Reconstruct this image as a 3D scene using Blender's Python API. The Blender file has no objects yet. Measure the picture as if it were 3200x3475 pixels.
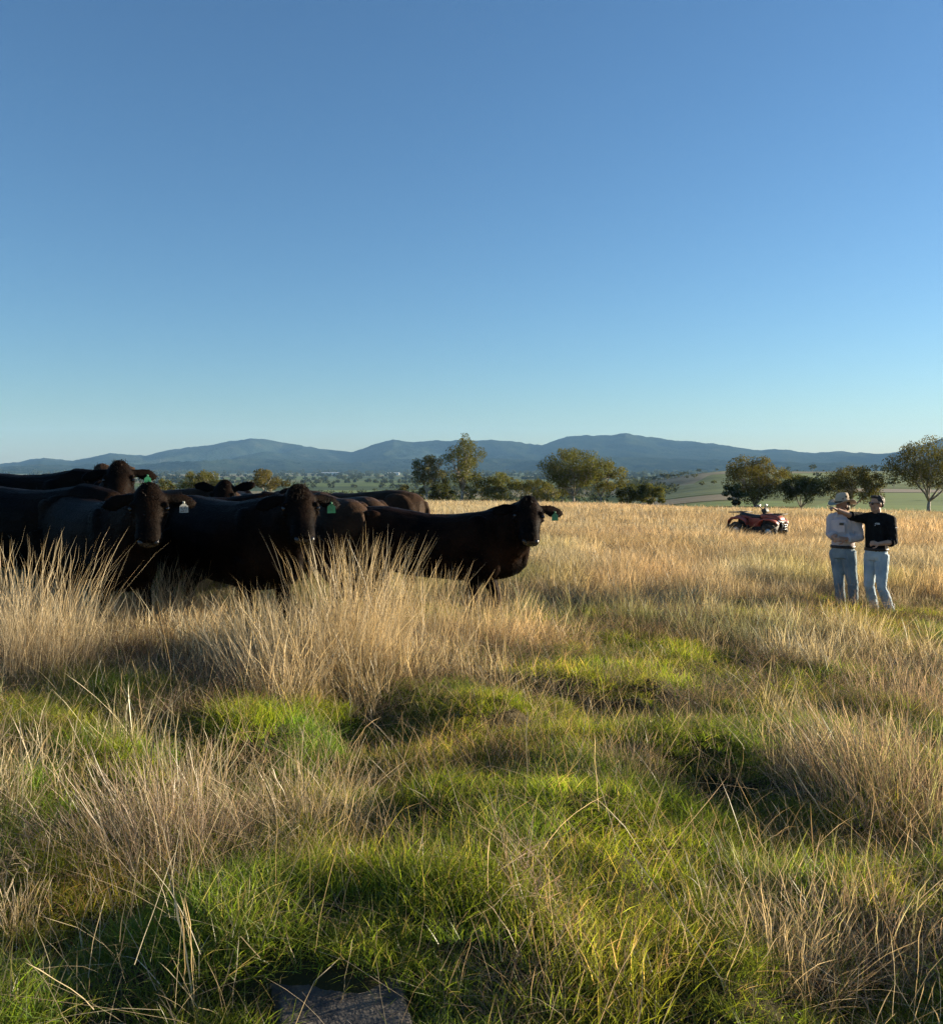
import bpy, bmesh, math, random
import numpy as np
from mathutils import Vector, Matrix, Euler

R = math.radians
random.seed(7)
np.random.seed(7)
scene = bpy.context.scene
col = scene.collection

# ------------------------------------------------------------------ camera, sky, sun, exposure
F_PX, U0, V0, V_HOR = 3000.0, 1600.0, 1737.5, 1583.0     # photograph pixels
PITCH = math.atan((V0 - V_HOR) / F_PX)
CAM_Z = 1.6
cam_d = bpy.data.cameras.new('camera')
cam_d.sensor_fit = 'HORIZONTAL'
cam_d.sensor_width = 36.0
cam_d.lens = 36.0 * F_PX / 3200.0
cam_d.clip_start = 0.05
cam_d.clip_end = 40000.0
cam = bpy.data.objects.new('camera', cam_d)
col.objects.link(cam)
cam.location = (0, 0, CAM_Z)
cam.rotation_euler = (R(90) - PITCH, 0, 0)
scene.camera = cam

SUN_AZ, SUN_EL = R(71), R(10.0)      # azimuth clockwise from +Y (the view direction)
SUN_DIR = Vector((math.sin(SUN_AZ) * math.cos(SUN_EL), math.cos(SUN_AZ) * math.cos(SUN_EL), math.sin(SUN_EL)))
world = bpy.data.worlds.new('World')
scene.world = world
world.use_nodes = True
wn = world.node_tree
bg = wn.nodes['Background']
sky = wn.nodes.new('ShaderNodeTexSky')
sky.sky_type = 'NISHITA'
sky.sun_disc = False
sky.sun_elevation = SUN_EL
sky.sun_rotation = SUN_AZ
sky.altitude = 400.0
sky.air_density = 1.12
sky.dust_density = 0.25
sky.ozone_density = 4.5
wn.links.new(sky.outputs['Color'], bg.inputs['Color'])
bg.inputs['Strength'].default_value = 0.0505

sun_d = bpy.data.lights.new('sun', 'SUN')
sun_d.energy = 5.0
sun_d.angle = R(0.53)
sun_d.color = (1.0, 0.845, 0.62)
sun = bpy.data.objects.new('sun', sun_d)
col.objects.link(sun)
sun.location = SUN_DIR * 50
sun.rotation_euler = (-SUN_DIR).to_track_quat('-Z', 'Y').to_euler()

scene.render.engine = 'CYCLES'
scene.view_settings.view_transform = 'Standard'
scene.view_settings.look = 'None'
scene.view_settings.exposure = 1.85
scene.view_settings.gamma = 1.0
cy = scene.cycles
cy.max_bounces = 4
cy.diffuse_bounces = 2
cy.glossy_bounces = 2
cy.transmission_bounces = 2
cy.volume_bounces = 0
cy.transparent_max_bounces = 4
cy.caustics_reflective = False
cy.caustics_refractive = False
cy.use_denoising = True
cy.denoiser = 'OPENIMAGEDENOISE'
cy.denoising_input_passes = 'RGB_ALBEDO_NORMAL'
cy.denoising_prefilter = 'NONE'
cy.sample_clamp_indirect = 3.0
cy.use_adaptive_sampling = True
cy.adaptive_threshold = 0.02
cy.adaptive_min_samples = 48
cy.time_limit = 900.0

# ------------------------------------------------------------------ small helpers
def px(u, v, Y):
    """world point seen at photograph pixel (u, v) at forward distance Y"""
    a, b = (u - U0) / F_PX, (V0 - v) / F_PX
    d = Vector((a, math.cos(PITCH) + b * math.sin(PITCH), -math.sin(PITCH) + b * math.cos(PITCH)))
    return Vector((0, 0, CAM_Z)) + d * (Y / d.y)

def smooth(a, b, x):
    t = np.clip((np.asarray(x, float) - a) / (b - a), 0, 1)
    return t * t * (3 - 2 * t)

_perm = np.random.RandomState(3).rand(256, 256)
def vnoise(x, y):
    x = np.asarray(x, float); y = np.asarray(y, float)
    xi = np.floor(x).astype(int); yi = np.floor(y).astype(int)
    fx = x - xi; fy = y - yi
    fx = fx * fx * (3 - 2 * fx); fy = fy * fy * (3 - 2 * fy)
    g = lambda i, j: _perm[i & 255, j & 255]
    return (g(xi, yi) * (1 - fx) + g(xi + 1, yi) * fx) * (1 - fy) + (g(xi, yi + 1) * (1 - fx) + g(xi + 1, yi + 1) * fx) * fy

def fbm(x, y, o=4):
    s = 0; a = 0.5; n = 0
    for k in range(o):
        s = s + a * vnoise(x * 2 ** k + 17.3 * k, y * 2 ** k + 9.1 * k); n += a; a *= 0.5
    return s / n

LEFT_R = [0, 60, 90, 120, 200, 400, 700, 1200, 2500, 20000]
LEFT_Z = [0, -1.6, -2.5, -3.6, -8.5, -15, -21, -26, -30, -30]
RIGHT_R = [0, 60, 90, 120, 200, 300, 450, 600, 800, 1000, 1200, 1600, 2500, 20000]
RIGHT_Z = [0, -2.0, -3.0, -4.3, -6.2, -8.0, -9.2, -8.6, -6.0, -3.2, -4.5, -14, -30, -30]
def H(x, y, bumps=True):
    x = np.asarray(x, float); y = np.asarray(y, float)
    r = np.hypot(x, y)
    yc = np.maximum(y, -20)
    near = -0.0175 * 60 * np.tanh(x / 60) - 0.02 * yc - 0.05 * 14 * np.tanh(x / 14) * np.exp(-(yc / 25) ** 2)
    lr = np.log(r + 1)
    lz = np.interp(lr, np.log(np.array(LEFT_R) + 1.0), LEFT_Z)
    rz = np.interp(lr, np.log(np.array(RIGHT_R) + 1.0), RIGHT_Z)
    w = smooth(0.13, 0.30, np.where(y > 1, x / np.maximum(y, 1), np.where(x > 0, 1.0, 0.0)))
    far = lz * (1 - w) + rz * w
    s = smooth(50, 95, r)
    z = near * (1 - s) + far * s
    z = z + (fbm(x / 90.0 + 31, y / 140.0 + 5, 3) - .5) * 3.0 * smooth(120, 500, r)
    if bumps:
        b = (fbm(x * 1.55 + 50, y * 1.7 + 80, 2) - .5) * (.46 - .32 * smooth(6.0, 8.0, r)) + (vnoise(x * 2.7 + 11, y * 3.1 + 70) - .5) * 0.08
        z = z + b * (1 - smooth(14, 45, r)) * smooth(0.4, 2.0, r)
    return z
def Hf(x, y, bumps=True):
    return float(H(np.array([x]), np.array([y]), bumps)[0])

def gpt(u, v, add=0.0):
    """ground point seen at pixel (u, v)"""
    o = Vector((0, 0, CAM_Z)); d = px(u, v, 1.0) - o
    t = np.geomspace(0.8, 9000, 2400)
    below = d.z * t + CAM_Z < H(d.x * t, d.y * t, False) + add
    return o + d * float(t[int(np.argmax(below))] if below.any() else 9000.0)

def link(name, me, mat=None, parent=None):
    o = bpy.data.objects.new(name, me)
    col.objects.link(o)
    if mat is not None and me is not None and len(me.materials) == 0:
        me.materials.append(mat)
    if parent is not None: o.parent = parent
    return o
def empty(name, loc=(0, 0, 0), rz=0.0, sc=1.0):
    o = bpy.data.objects.new(name, None)
    o.empty_display_size = 0.2
    col.objects.link(o)
    o.location = loc; o.rotation_euler = (0, 0, rz); o.scale = (sc, sc, sc)
    return o
def tag(o, label, cat=None, group=None, kind=None):
    o['label'] = label
    if cat: o['category'] = cat
    if group: o['group'] = group
    if kind: o['kind'] = kind
    return o
def copy_tree(o, parent=None):
    c = o.copy(); col.objects.link(c); c.parent = parent
    for ch in list(o.children): copy_tree(ch, c)
    return c
def shade_smooth(me):
    me.polygons.foreach_set('use_smooth', np.ones(len(me.polygons), bool))
def mesh_np(name, verts, faces, colors=None, smooth_=False):
    me = bpy.data.meshes.new(name)
    me.from_pydata(np.asarray(verts).tolist() if not isinstance(verts, list) else verts, [], faces)
    if colors is not None:
        at = me.attributes.new('col', 'FLOAT_COLOR', 'POINT')
        c = np.ones((len(verts), 4), np.float32); c[:, :3] = colors
        at.data.foreach_set('color', c.ravel())
    if smooth_: shade_smooth(me)
    me.update()
    return me

# ------------------------------------------------------------------ materials
def new_mat(name):
    m = bpy.data.materials.new(name); m.use_nodes = True
    nt = m.node_tree; nt.nodes.clear()
    out = nt.nodes.new('ShaderNodeOutputMaterial')
    return m, nt, out
def N(nt, t, **kw):
    n = nt.nodes.new(t)
    for k, v in kw.items():
        if k in n.inputs: n.inputs[k].default_value = v
        else: setattr(n, k, v)
    return n
def ramp(nt, fac, stops, mode='LINEAR'):
    r = nt.nodes.new('ShaderNodeValToRGB'); r.color_ramp.interpolation = mode
    e = r.color_ramp.elements
    while len(e) < len(stops): e.new(0.5)
    for i, (p, c) in enumerate(stops):
        e[i].position = p; e[i].color = (c[0], c[1], c[2], 1)
    nt.links.new(fac, r.inputs['Fac'])
    return r.outputs['Color']
def mixc(nt, fac, a, b, mode='MIX'):
    m = nt.nodes.new('ShaderNodeMix'); m.data_type = 'RGBA'; m.blend_type = mode
    for s, v in ((m.inputs[0], fac), (m.inputs[6], a), (m.inputs[7], b)):
        if isinstance(v, (int, float)): s.default_value = v
        elif isinstance(v, tuple): s.default_value = (v[0], v[1], v[2], 1)
        else: nt.links.new(v, s)
    return m.outputs[2]
def noise_mat(name, c1, c2, scale=5.0, rough=0.8, bump=0.0, bscale=None, coord='Object', metallic=0.0, detail=6.0, lo=.35, hi=.65, spec=0.4, sheen=0.0, coat=0.0):
    m, nt, out = new_mat(name)
    b = N(nt, 'ShaderNodeBsdfPrincipled')
    tc = N(nt, 'ShaderNodeTexCoord')
    n = N(nt, 'ShaderNodeTexNoise', Scale=scale, Detail=detail)
    nt.links.new(tc.outputs[coord], n.inputs['Vector'])
    nt.links.new(ramp(nt, n.outputs['Fac'], [(lo, c1), (hi, c2)]), b.inputs['Base Color'])
    b.inputs['Roughness'].default_value = rough
    b.inputs['Metallic'].default_value = metallic
    b.inputs['Specular IOR Level'].default_value = spec
    b.inputs['Sheen Weight'].default_value = sheen
    b.inputs['Coat Weight'].default_value = coat
    if bump:
        n2 = N(nt, 'ShaderNodeTexNoise', Scale=bscale or scale * 6, Detail=5.0)
        nt.links.new(tc.outputs[coord], n2.inputs['Vector'])
        bp = N(nt, 'ShaderNodeBump', Strength=bump, Distance=0.02)
        nt.links.new(n2.outputs['Fac'], bp.inputs['Height'])
        nt.links.new(bp.outputs['Normal'], b.inputs['Normal'])
    nt.links.new(b.outputs['BSDF'], out.inputs['Surface'])
    return m
def leaf_mat(name, trans=0.35, inst=False, tmul=(1.25, 1.2, .7), gloss=0.08):
    """blade or leaf: colour from the mesh attribute, optional per-instance tint, light passes through"""
    m, nt, out = new_mat(name)
    a = N(nt, 'ShaderNodeAttribute', attribute_name='col')
    c = a.outputs['Color']
    if inst:
        t = N(nt, 'ShaderNodeAttribute', attribute_name='tint'); t.attribute_type = 'INSTANCER'
        c = mixc(nt, 1.0, c, t.outputs['Color'], 'MULTIPLY')
    d = N(nt, 'ShaderNodeBsdfDiffuse', Roughness=0.6); nt.links.new(c, d.inputs['Color'])
    tr = N(nt, 'ShaderNodeBsdfTranslucent')
    nt.links.new(mixc(nt, 1.0, c, tmul, 'MULTIPLY'), tr.inputs['Color'])
    mx = N(nt, 'ShaderNodeMixShader', Fac=trans)
    nt.links.new(d.outputs[0], mx.inputs[1]); nt.links.new(tr.outputs[0], mx.inputs[2])
    g = N(nt, 'ShaderNodeBsdfGlossy', Roughness=0.35); g.inputs['Color'].default_value = (.9, .9, .85, 1)
    m2 = N(nt, 'ShaderNodeMixShader', Fac=gloss)
    nt.links.new(mx.outputs[0], m2.inputs[1]); nt.links.new(g.outputs[0], m2.inputs[2])
    nt.links.new(m2.outputs[0], out.inputs['Surface'])
    return m
# ------------------------------------------------------------------ ground: one sheet out past the hills
def ground_material():
    m, nt, out = new_mat('ground_soil_and_fields')
    b = N(nt, 'ShaderNodeBsdfPrincipled', Roughness=0.95); b.inputs['Specular IOR Level'].default_value = 0.1
    g = N(nt, 'ShaderNodeNewGeometry')
    # near: soil with dead thatch and green
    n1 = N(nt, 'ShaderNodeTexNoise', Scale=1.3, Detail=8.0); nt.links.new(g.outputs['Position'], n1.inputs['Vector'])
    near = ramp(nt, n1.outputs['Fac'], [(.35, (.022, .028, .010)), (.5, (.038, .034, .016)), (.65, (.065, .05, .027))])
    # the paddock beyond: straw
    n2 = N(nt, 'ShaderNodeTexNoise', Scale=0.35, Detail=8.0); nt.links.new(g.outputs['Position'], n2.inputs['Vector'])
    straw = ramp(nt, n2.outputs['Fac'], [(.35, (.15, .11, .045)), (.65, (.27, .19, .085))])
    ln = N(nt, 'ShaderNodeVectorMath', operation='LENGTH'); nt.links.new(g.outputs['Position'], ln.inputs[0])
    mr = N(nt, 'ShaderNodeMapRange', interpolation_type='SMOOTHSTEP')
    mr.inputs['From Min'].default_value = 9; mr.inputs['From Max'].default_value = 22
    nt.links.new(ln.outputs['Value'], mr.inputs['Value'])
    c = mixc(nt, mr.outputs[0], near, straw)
    # far plain: patchwork of crops, pasture and stubble
    mp = N(nt, 'ShaderNodeMapping'); mp.inputs['Scale'].default_value = (1 / 900, 1 / 330, 0); mp.inputs['Rotation'].default_value = (0, 0, .12)
    nt.links.new(g.outputs['Position'], mp.inputs['Vector'])
    vo = N(nt, 'ShaderNodeTexVoronoi', distance='CHEBYCHEV', Scale=1.0); vo.inputs['Randomness'].default_value = 0.8
    nt.links.new(mp.outputs[0], vo.inputs['Vector'])
    sp = N(nt, 'ShaderNodeSeparateColor'); nt.links.new(vo.outputs['Color'], sp.inputs[0])
    fields = ramp(nt, sp.outputs[0], [(0, (.055, .085, .03)), (.22, (.10, .14, .035)), (.4, (.19, .16, .08)), (.55, (.075, .11, .035)), (.7, (.12, .15, .04)), (.85, (.22, .19, .11))], 'CONSTANT')
    n3 = N(nt, 'ShaderNodeTexNoise', Scale=0.02, Detail=8.0); nt.links.new(g.outputs['Position'], n3.inputs['Vector'])
    var = ramp(nt, n3.outputs['Fac'], [(.3, (.6, .62, .6)), (.7, (1.15, 1.12, 1.05))])
    fields = mixc(nt, 1.0, fields, var, 'MULTIPLY')
    mr2 = N(nt, 'ShaderNodeMapRange', interpolation_type='SMOOTHSTEP')
    mr2.inputs['From Min'].default_value = 95; mr2.inputs['From Max'].default_value = 150
    nt.links.new(ln.outputs['Value'], mr2.inputs['Value'])
    c = mixc(nt, mr2.outputs[0], c, fields)
    nt.links.new(c, b.inputs['Base Color'])
    nb = N(nt, 'ShaderNodeTexNoise', Scale=14.0, Detail=6.0); nt.links.new(g.outputs['Position'], nb.inputs['Vector'])
    bp = N(nt, 'ShaderNodeBump', Strength=0.8, Distance=0.03); nt.links.new(nb.outputs['Fac'], bp.inputs['Height'])
    nt.links.new(bp.outputs['Normal'], b.inputs['Normal'])
    nt.links.new(b.outputs['BSDF'], out.inputs['Surface'])
    return m

def build_ground():
    ang = np.concatenate([np.arange(-180, -42, 4.0), np.arange(-42, 48, 0.5), np.arange(48, 100, 1.5), np.arange(100, 180, 4.0)])
    rad = np.concatenate([np.arange(0.3, 8, 0.12), np.geomspace(8, 9400, 190)])
    A = np.radians(ang)
    vs = [np.array([[0, 0, Hf(0, 0)]])]
    for r in rad:
        x = r * np.sin(A); y = r * np.cos(A)
        vs.append(np.stack([x, y, H(x, y)], 1))
    V = np.concatenate(vs)
    n = len(A); F = []
    for j in range(n): F.append((0, 1 + (j + 1) % n, 1 + j))
    for i in range(len(rad) - 1):
        a = 1 + i * n; b_ = a + n
        for j in range(n):
            k = (j + 1) % n
            F.append((a + j, a + k, b_ + k, b_ + j))
    me = mesh_np('ground', V, F, smooth_=True)
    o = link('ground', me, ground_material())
    tag(o, 'grassy paddock ground falling away to a wide farmed valley plain', kind='structure')
build_ground()

# ------------------------------------------------------------------ sown paddocks: sheets laid on the ground
def field_sheet(label, c1, c2, corners, stripes=0.0, lift=0.12):
    """corners: four (azimuth ratio x/y, distance) points, near-left, near-right, far-right, far-left"""
    nu, nv = 28, 28
    (k0, r0), (k1, r1), (k2, r2), (k3, r3) = corners
    b_, a = np.meshgrid(np.linspace(0, 1, nv + 1), np.linspace(0, 1, nu + 1), indexing='ij')
    X = (k0 * r0 * (1 - a) + k1 * r1 * a) * (1 - b_) + (k3 * r3 * (1 - a) + k2 * r2 * a) * b_
    Yy = (r0 * (1 - a) + r1 * a) * (1 - b_) + (r3 * (1 - a) + r2 * a) * b_
    V = np.stack([X, Yy, H(X, Yy) + lift], 2).reshape(-1, 3)
    Fq = [(j * (nu + 1) + i, j * (nu + 1) + i + 1, (j + 1) * (nu + 1) + i + 1, (j + 1) * (nu + 1) + i) for j in range(nv) for i in range(nu)]
    m, nt, out = new_mat('field')
    b = N(nt, 'ShaderNodeBsdfPrincipled', Roughness=0.9); b.inputs['Specular IOR Level'].default_value = .15
    g = N(nt, 'ShaderNodeNewGeometry')
    mp = N(nt, 'ShaderNodeMapping'); mp.inputs['Scale'].default_value = (.012, .07, .05)
    nt.links.new(g.outputs['Position'], mp.inputs['Vector'])
    n = N(nt, 'ShaderNodeTexNoise', Scale=1.0, Detail=8.0, Roughness=0.7); nt.links.new(mp.outputs[0], n.inputs['Vector'])
    nt.links.new(ramp(nt, n.outputs['Fac'], [(.35, c1), (.65, c2)]), b.inputs['Base Color'])
    nt.links.new(b.outputs[0], out.inputs['Surface'])
    o = link('field', mesh_np('field', V, Fq, smooth_=True), m)
    tag(o, label, kind='structure')
    return o
def kk(u): return (u - 1600) / F_PX
field_sheet('bright green crop paddock behind the two men', (.075, .125, .018), (.13, .19, .03), [(kk(2700), 125), (kk(3400), 125), (kk(3500), 330), (kk(2880), 330)])
field_sheet('strip of bright green crop behind the quad bike', (.07, .12, .018), (.12, .18, .03), [(kk(2230), 150), (kk(2720), 150), (kk(2700), 215), (kk(2350), 195)])
field_sheet('pale brown stubble paddock left of the large tree', (.14, .115, .06), (.21, .17, .095), [(kk(2120), 215), (kk(2520), 235), (kk(2470), 330), (kk(2180), 330)])
field_sheet('dull green paddock on the slope with scattered trees', (.06, .10, .025), (.11, .15, .035), [(kk(2180), 345), (kk(2720), 345), (kk(2560), 640), (kk(2250), 600)])
field_sheet('pale strip of ground beyond the bright green crop', (.16, .13, .085), (.24, .20, .14), [(kk(2880), 345), (kk(3500), 345), (kk(3400), 400), (kk(2900), 400)])
field_sheet('green paddock on top of the low rise', (.09, .13, .025), (.14, .18, .04), [(kk(2700), 520), (kk(3500), 520), (kk(3400), 800), (kk(2650), 820)])
field_sheet('long green crop strip on the plain beyond the cattle', (.10, .14, .03), (.15, .19, .05), [(kk(1050), 760), (kk(1520), 760), (kk(1480), 930), (kk(1100), 930)])

# ------------------------------------------------------------------ mountain range
SKY = [(-1400, 930), (-700, 905), (-250, 920), (-60, 903), (0, 910), (40, 905), (85, 897), (145, 903), (170, 898), (215, 888), (285, 893), (325, 883), (370, 877), (415, 872), (455, 864), (490, 859),
       (520, 861), (560, 868), (620, 878), (690, 887), (712, 880), (735, 870), (770, 862), (810, 866), (850, 864), (900, 863), (960, 862), (1010, 866), (1060, 873), (1085, 864), (1110, 855), (1140, 854), (1170, 853),
       (1200, 852), (1225, 849), (1250, 853), (1300, 861), (1350, 865), (1400, 870), (1450, 877), (1490, 883), (1530, 880), (1565, 885), (1600, 888), (1650, 884), (1690, 888), (1740, 889), (1770, 882), (1810, 870), (1848, 858),
       (1900, 840), (1980, 832), (2150, 850), (2400, 835), (2900, 880), (3600, 900)]
def build_hills(name, label, base_r, crest_r, back_r, sel, amp, seed, shrink=1.0, drop=0.0):
    us = np.array([s[0] for s in SKY]) * 1.7316; vs_ = np.array([s[1] for s in SKY]) * 1.7316
    A = np.radians(np.arange(-58, 62, 0.11))
    tanA = np.tan(A)
    V_ = np.interp(1600 + F_PX * tanA, us, vs_)
    elev = (V_HOR - V_) / F_PX * np.cos(A)                        # tangent of elevation angle
    T = np.concatenate([np.linspace(0, 1, 60), np.linspace(1.03, 1.5, 8)])
    rows = []
    for t in T:
        r = base_r + (crest_r - base_r) * t if t <= 1 else crest_r + (back_r - crest_r) * (t - 1) / .5
        wob = (fbm(A * 9 + seed, A * 0 + seed * 3.1, 3) - .5) * 1400
        rr = r + wob * min(t, 1)
        x = rr * np.sin(A); y = rr * np.cos(A)
        peak = np.maximum(elev * shrink * rr + CAM_Z - drop, -20)
        ridge = 1 - np.abs(2 * fbm(x / 900 + seed, y / 1600 + seed, 4) - 1)
        if t <= 1:
            s = 0.25 * smooth(0, 1, t) + 0.75 * t ** 1.55
            h = -31 + (peak + 31) * s + (ridge - .72) * amp * 4 * t * (1 - t) * (peak + 60) / 300
            h = np.minimum(h, -31 + (peak + 31) * (0.15 + 0.85 * t))
            h = h + (fbm(x / 55, y / 55, 3) - .5) * 18 * min(t * 2, 1)
        else:
            h = -31 + (peak + 31) * (1 - 1.9 * (t - 1))
        rows.append(np.stack([x, y, h], 1))
    Vv = np.concatenate(rows); n = len(A)
    Fq = [(i * n + j, i * n + j + 1, (i + 1) * n + j + 1, (i + 1) * n + j) for i in range(len(T) - 1) for j in range(n - 1)]
    m, nt, out = new_mat('forested_slope')
    b = N(nt, 'ShaderNodeBsdfPrincipled', Roughness=1.0); b.inputs['Specular IOR Level'].default_value = 0.0
    g = N(nt, 'ShaderNodeNewGeometry')
    n1 = N(nt, 'ShaderNodeTexNoise', Scale=0.0035, Detail=9.0, Roughness=0.65); nt.links.new(g.outputs['Position'], n1.inputs['Vector'])
    mp = N(nt, 'ShaderNodeMapping'); mp.inputs['Scale'].default_value = (1, 1, 3.5); nt.links.new(g.outputs['Position'], mp.inputs['Vector'])
    nt.links.new(mp.outputs[0], n1.inputs['Vector'])
    c = ramp(nt, n1.outputs['Fac'], [(.3, (.012, .022, .014)), (.52, (.022, .032, .018)), (.60, (.03, .038, .021)), (.70, (.06, .06, .036))])
    n2 = N(nt, 'ShaderNodeTexNoise', Scale=0.06, Detail=4.0); nt.links.new(g.outputs['Position'], n2.inputs['Vector'])
    c = mixc(nt, 1.0, c, ramp(nt, n2.outputs['Fac'], [(.35, (.75, .75, .75)), (.65, (1.15, 1.15, 1.12))]), 'MULTIPLY')
    nt.links.new(c, b.inputs['Base Color'])
    bp = N(nt, 'ShaderNodeBump', Strength=0.6, Distance=12.0); nt.links.new(n2.outputs['Fac'], bp.inputs['Height'])
    nt.links.new(bp.outputs['Normal'], b.inputs['Normal'])
    nt.links.new(b.outputs[0], out.inputs['Surface'])
    o = link(name, mesh_np(name, Vv, Fq, smooth_=True), m)
    tag(o, label, kind='structure')
build_hills('hills', 'blue hazy mountain range with wooded slopes behind the plain', 5300, 7300, 8400, None, 420, 4.0)
build_hills('hills', 'low wooded foothills at the foot of the mountain range', 4300, 5300, 5900, None, 120, 9.0, shrink=0.33, drop=6.0)

# ------------------------------------------------------------------ haze
def build_haze():
    x0, x1, y0, y1, z0, z1 = -9800, 9800, -9800, 9800, -60, 420
    V = [(x, y, z) for z in (z0, z1) for (x, y) in ((x0, y0), (x1, y0), (x1, y1), (x0, y1))]
    Fq = [(3, 2, 1, 0), (4, 5, 6, 7), (0, 1, 5, 4), (1, 2, 6, 5), (2, 3, 7, 6), (3, 0, 4, 7)]
    m, nt, out = new_mat('haze_air')
    v = N(nt, 'ShaderNodeVolumePrincipled')
    v.inputs['Color'].default_value = (.30, .60, 1.0, 1)
    v.inputs['Density'].default_value = HAZE
    v.inputs['Anisotropy'].default_value = 0.0
    v.inputs['Density Attribute'].default_value = ''
    v.inputs['Color Attribute'].default_value = ''
    v.inputs['Temperature Attribute'].default_value = ''
    nt.links.new(v.outputs[0], out.inputs['Volume'])
    o = link('haze', mesh_np('haze', V, Fq), m)
    tag(o, 'thin blue haze of evening air over the valley', kind='stuff')
HAZE = 4.5e-5
build_haze()
# ------------------------------------------------------------------ shape helpers (bmesh solids)
def ring_pts(c, au, av, ru, rv, n=14, p=2.0):
    pts = []
    for k in range(n):
        a = 2 * math.pi * k / n
        cu, sv = math.cos(a), math.sin(a)
        if p != 2.0:
            cu = math.copysign(abs(cu) ** (2 / p), cu); sv = math.copysign(abs(sv) ** (2 / p), sv)
        pts.append(Vector(c) + au * (ru * cu) + av * (rv * sv))
    return pts
def loft(bm, rings, cap=True):
    rows = [[bm.verts.new(p) for p in r] for r in rings]
    n = len(rows[0])
    for a, b in zip(rows, rows[1:]):
        for k in range(n):
            j = (k + 1) % n
            bm.faces.new((a[k], a[j], b[j], b[k]))
    if cap:
        for r, flip in ((rows[0], True), (rows[-1], False)):
            c = sum((v.co for v in r), Vector()) / n
            cv = bm.verts.new(c)
            for k in range(n):
                j = (k + 1) % n
                bm.faces.new((cv, r[j], r[k]) if flip else (cv, r[k], r[j]))
def tube(bm, pts, radii, n=10, side=None, p=2.0, cap=True):
    """pts along a path; radii a number or (across, other) pair for every point; side fixes the 'across' axis"""
    pts = [Vector(q) for q in pts]
    rings = []
    last = None
    for i, q in enumerate(pts):
        t = (pts[min(i + 1, len(pts) - 1)] - pts[max(i - 1, 0)])
        if t.length < 1e-9: t = Vector((0, 0, 1))
        t.normalize()
        if side is not None: s = Vector(side)
        elif last is not None: s = last
        else: s = Vector((0, 1, 0)) if abs(t.y) < .8 else Vector((1, 0, 0))
        s = s - t * s.dot(t)
        if s.length < 1e-6: s = t.orthogonal()
        s.normalize(); last = s
        w = t.cross(s)
        r = radii[i]
        ru, rv = (r, r) if isinstance(r, (int, float)) else r
        rings.append(ring_pts(q, s, w, ru, rv, n, p))
    loft(bm, rings, cap)
def ellipsoid(bm, c, r, rot=None, seg=14, rings=9):
    m = Matrix.Translation(Vector(c)) @ (rot.to_4x4() if rot is not None else Matrix.Identity(4)) @ Matrix.Diagonal((r[0], r[1], r[2], 1))
    bmesh.ops.create_uvsphere(bm, u_segments=seg, v_segments=rings, radius=1.0, matrix=m)
def box(bm, c, s, rot=None, bev=0.0):
    m = Matrix.Translation(Vector(c)) @ (rot.to_4x4() if rot is not None else Matrix.Identity(4)) @ Matrix.Diagonal((s[0], s[1], s[2], 1))
    r = bmesh.ops.create_cube(bm, size=1.0, matrix=m)
    if bev:
        es = list({e for v in r['verts'] for e in v.link_edges})
        bmesh.ops.bevel(bm, geom=es, offset=bev, segments=2, affect='EDGES', profile=.6)
def bm_mesh(bm, name, smooth_=True):
    bmesh.ops.recalc_face_normals(bm, faces=bm.faces[:])
    me = bpy.data.meshes.new(name); bm.to_mesh(me); bm.free()
    if smooth_: shade_smooth(me)
    return me
def fuse(bm, name, voxel, it=6, dec=1.0, fac=0.5):
    """one continuous skin over the overlapping solids"""
    me = bm_mesh(bm, name)
    o = bpy.data.objects.new('tmp', me); col.objects.link(o)
    m = o.modifiers.new('r', 'REMESH'); m.mode = 'VOXEL'; m.voxel_size = voxel; m.use_smooth_shade = True
    if it:
        s = o.modifiers.new('s', 'SMOOTH'); s.iterations = it; s.factor = fac
    if dec < 1:
        d = o.modifiers.new('d', 'DECIMATE'); d.ratio = dec
    dg = bpy.context.evaluated_depsgraph_get()
    out = bpy.data.meshes.new_from_object(o.evaluated_get(dg))
    out.name = name
    bpy.data.objects.remove(o); bpy.data.meshes.remove(me)
    shade_smooth(out)
    return out
def mesh_pts(me):
    a = np.empty(len(me.vertices) * 3, np.float32); me.vertices.foreach_get('co', a); return a.reshape(-1, 3)
def wrinkle(me, amp, scale, stretch=(1, 1, 1), seed=0):
    """push the surface in and out along its normals with smooth noise (cloth folds, hide)"""
    P = mesh_pts(me).astype(float)
    nn = np.empty(len(me.vertices) * 3, np.float32); me.vertex_normals.foreach_get('vector', nn); nn = nn.reshape(-1, 3)
    q = P * np.array(stretch) * scale + seed * 7.7
    n = vnoise(q[:, 0] + 3.1 * q[:, 2], q[:, 1] + 1.7 * q[:, 2]) + vnoise(q[:, 2] + 2.3 * q[:, 0] + 40, q[:, 1] * 1.3 - q[:, 0] + 11) - 1.0
    P = P + nn * (n * amp)[:, None]
    me.vertices.foreach_set('co', P.astype(np.float32).ravel()); me.update()

# ------------------------------------------------------------------ trees
M_BARK = noise_mat('pale_gum_bark', (.16, .13, .10), (.42, .37, .30), 3.0, 0.85, 0.5)
M_LEAF = leaf_mat('gum_leaves', 0.35, gloss=0.0)

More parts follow.
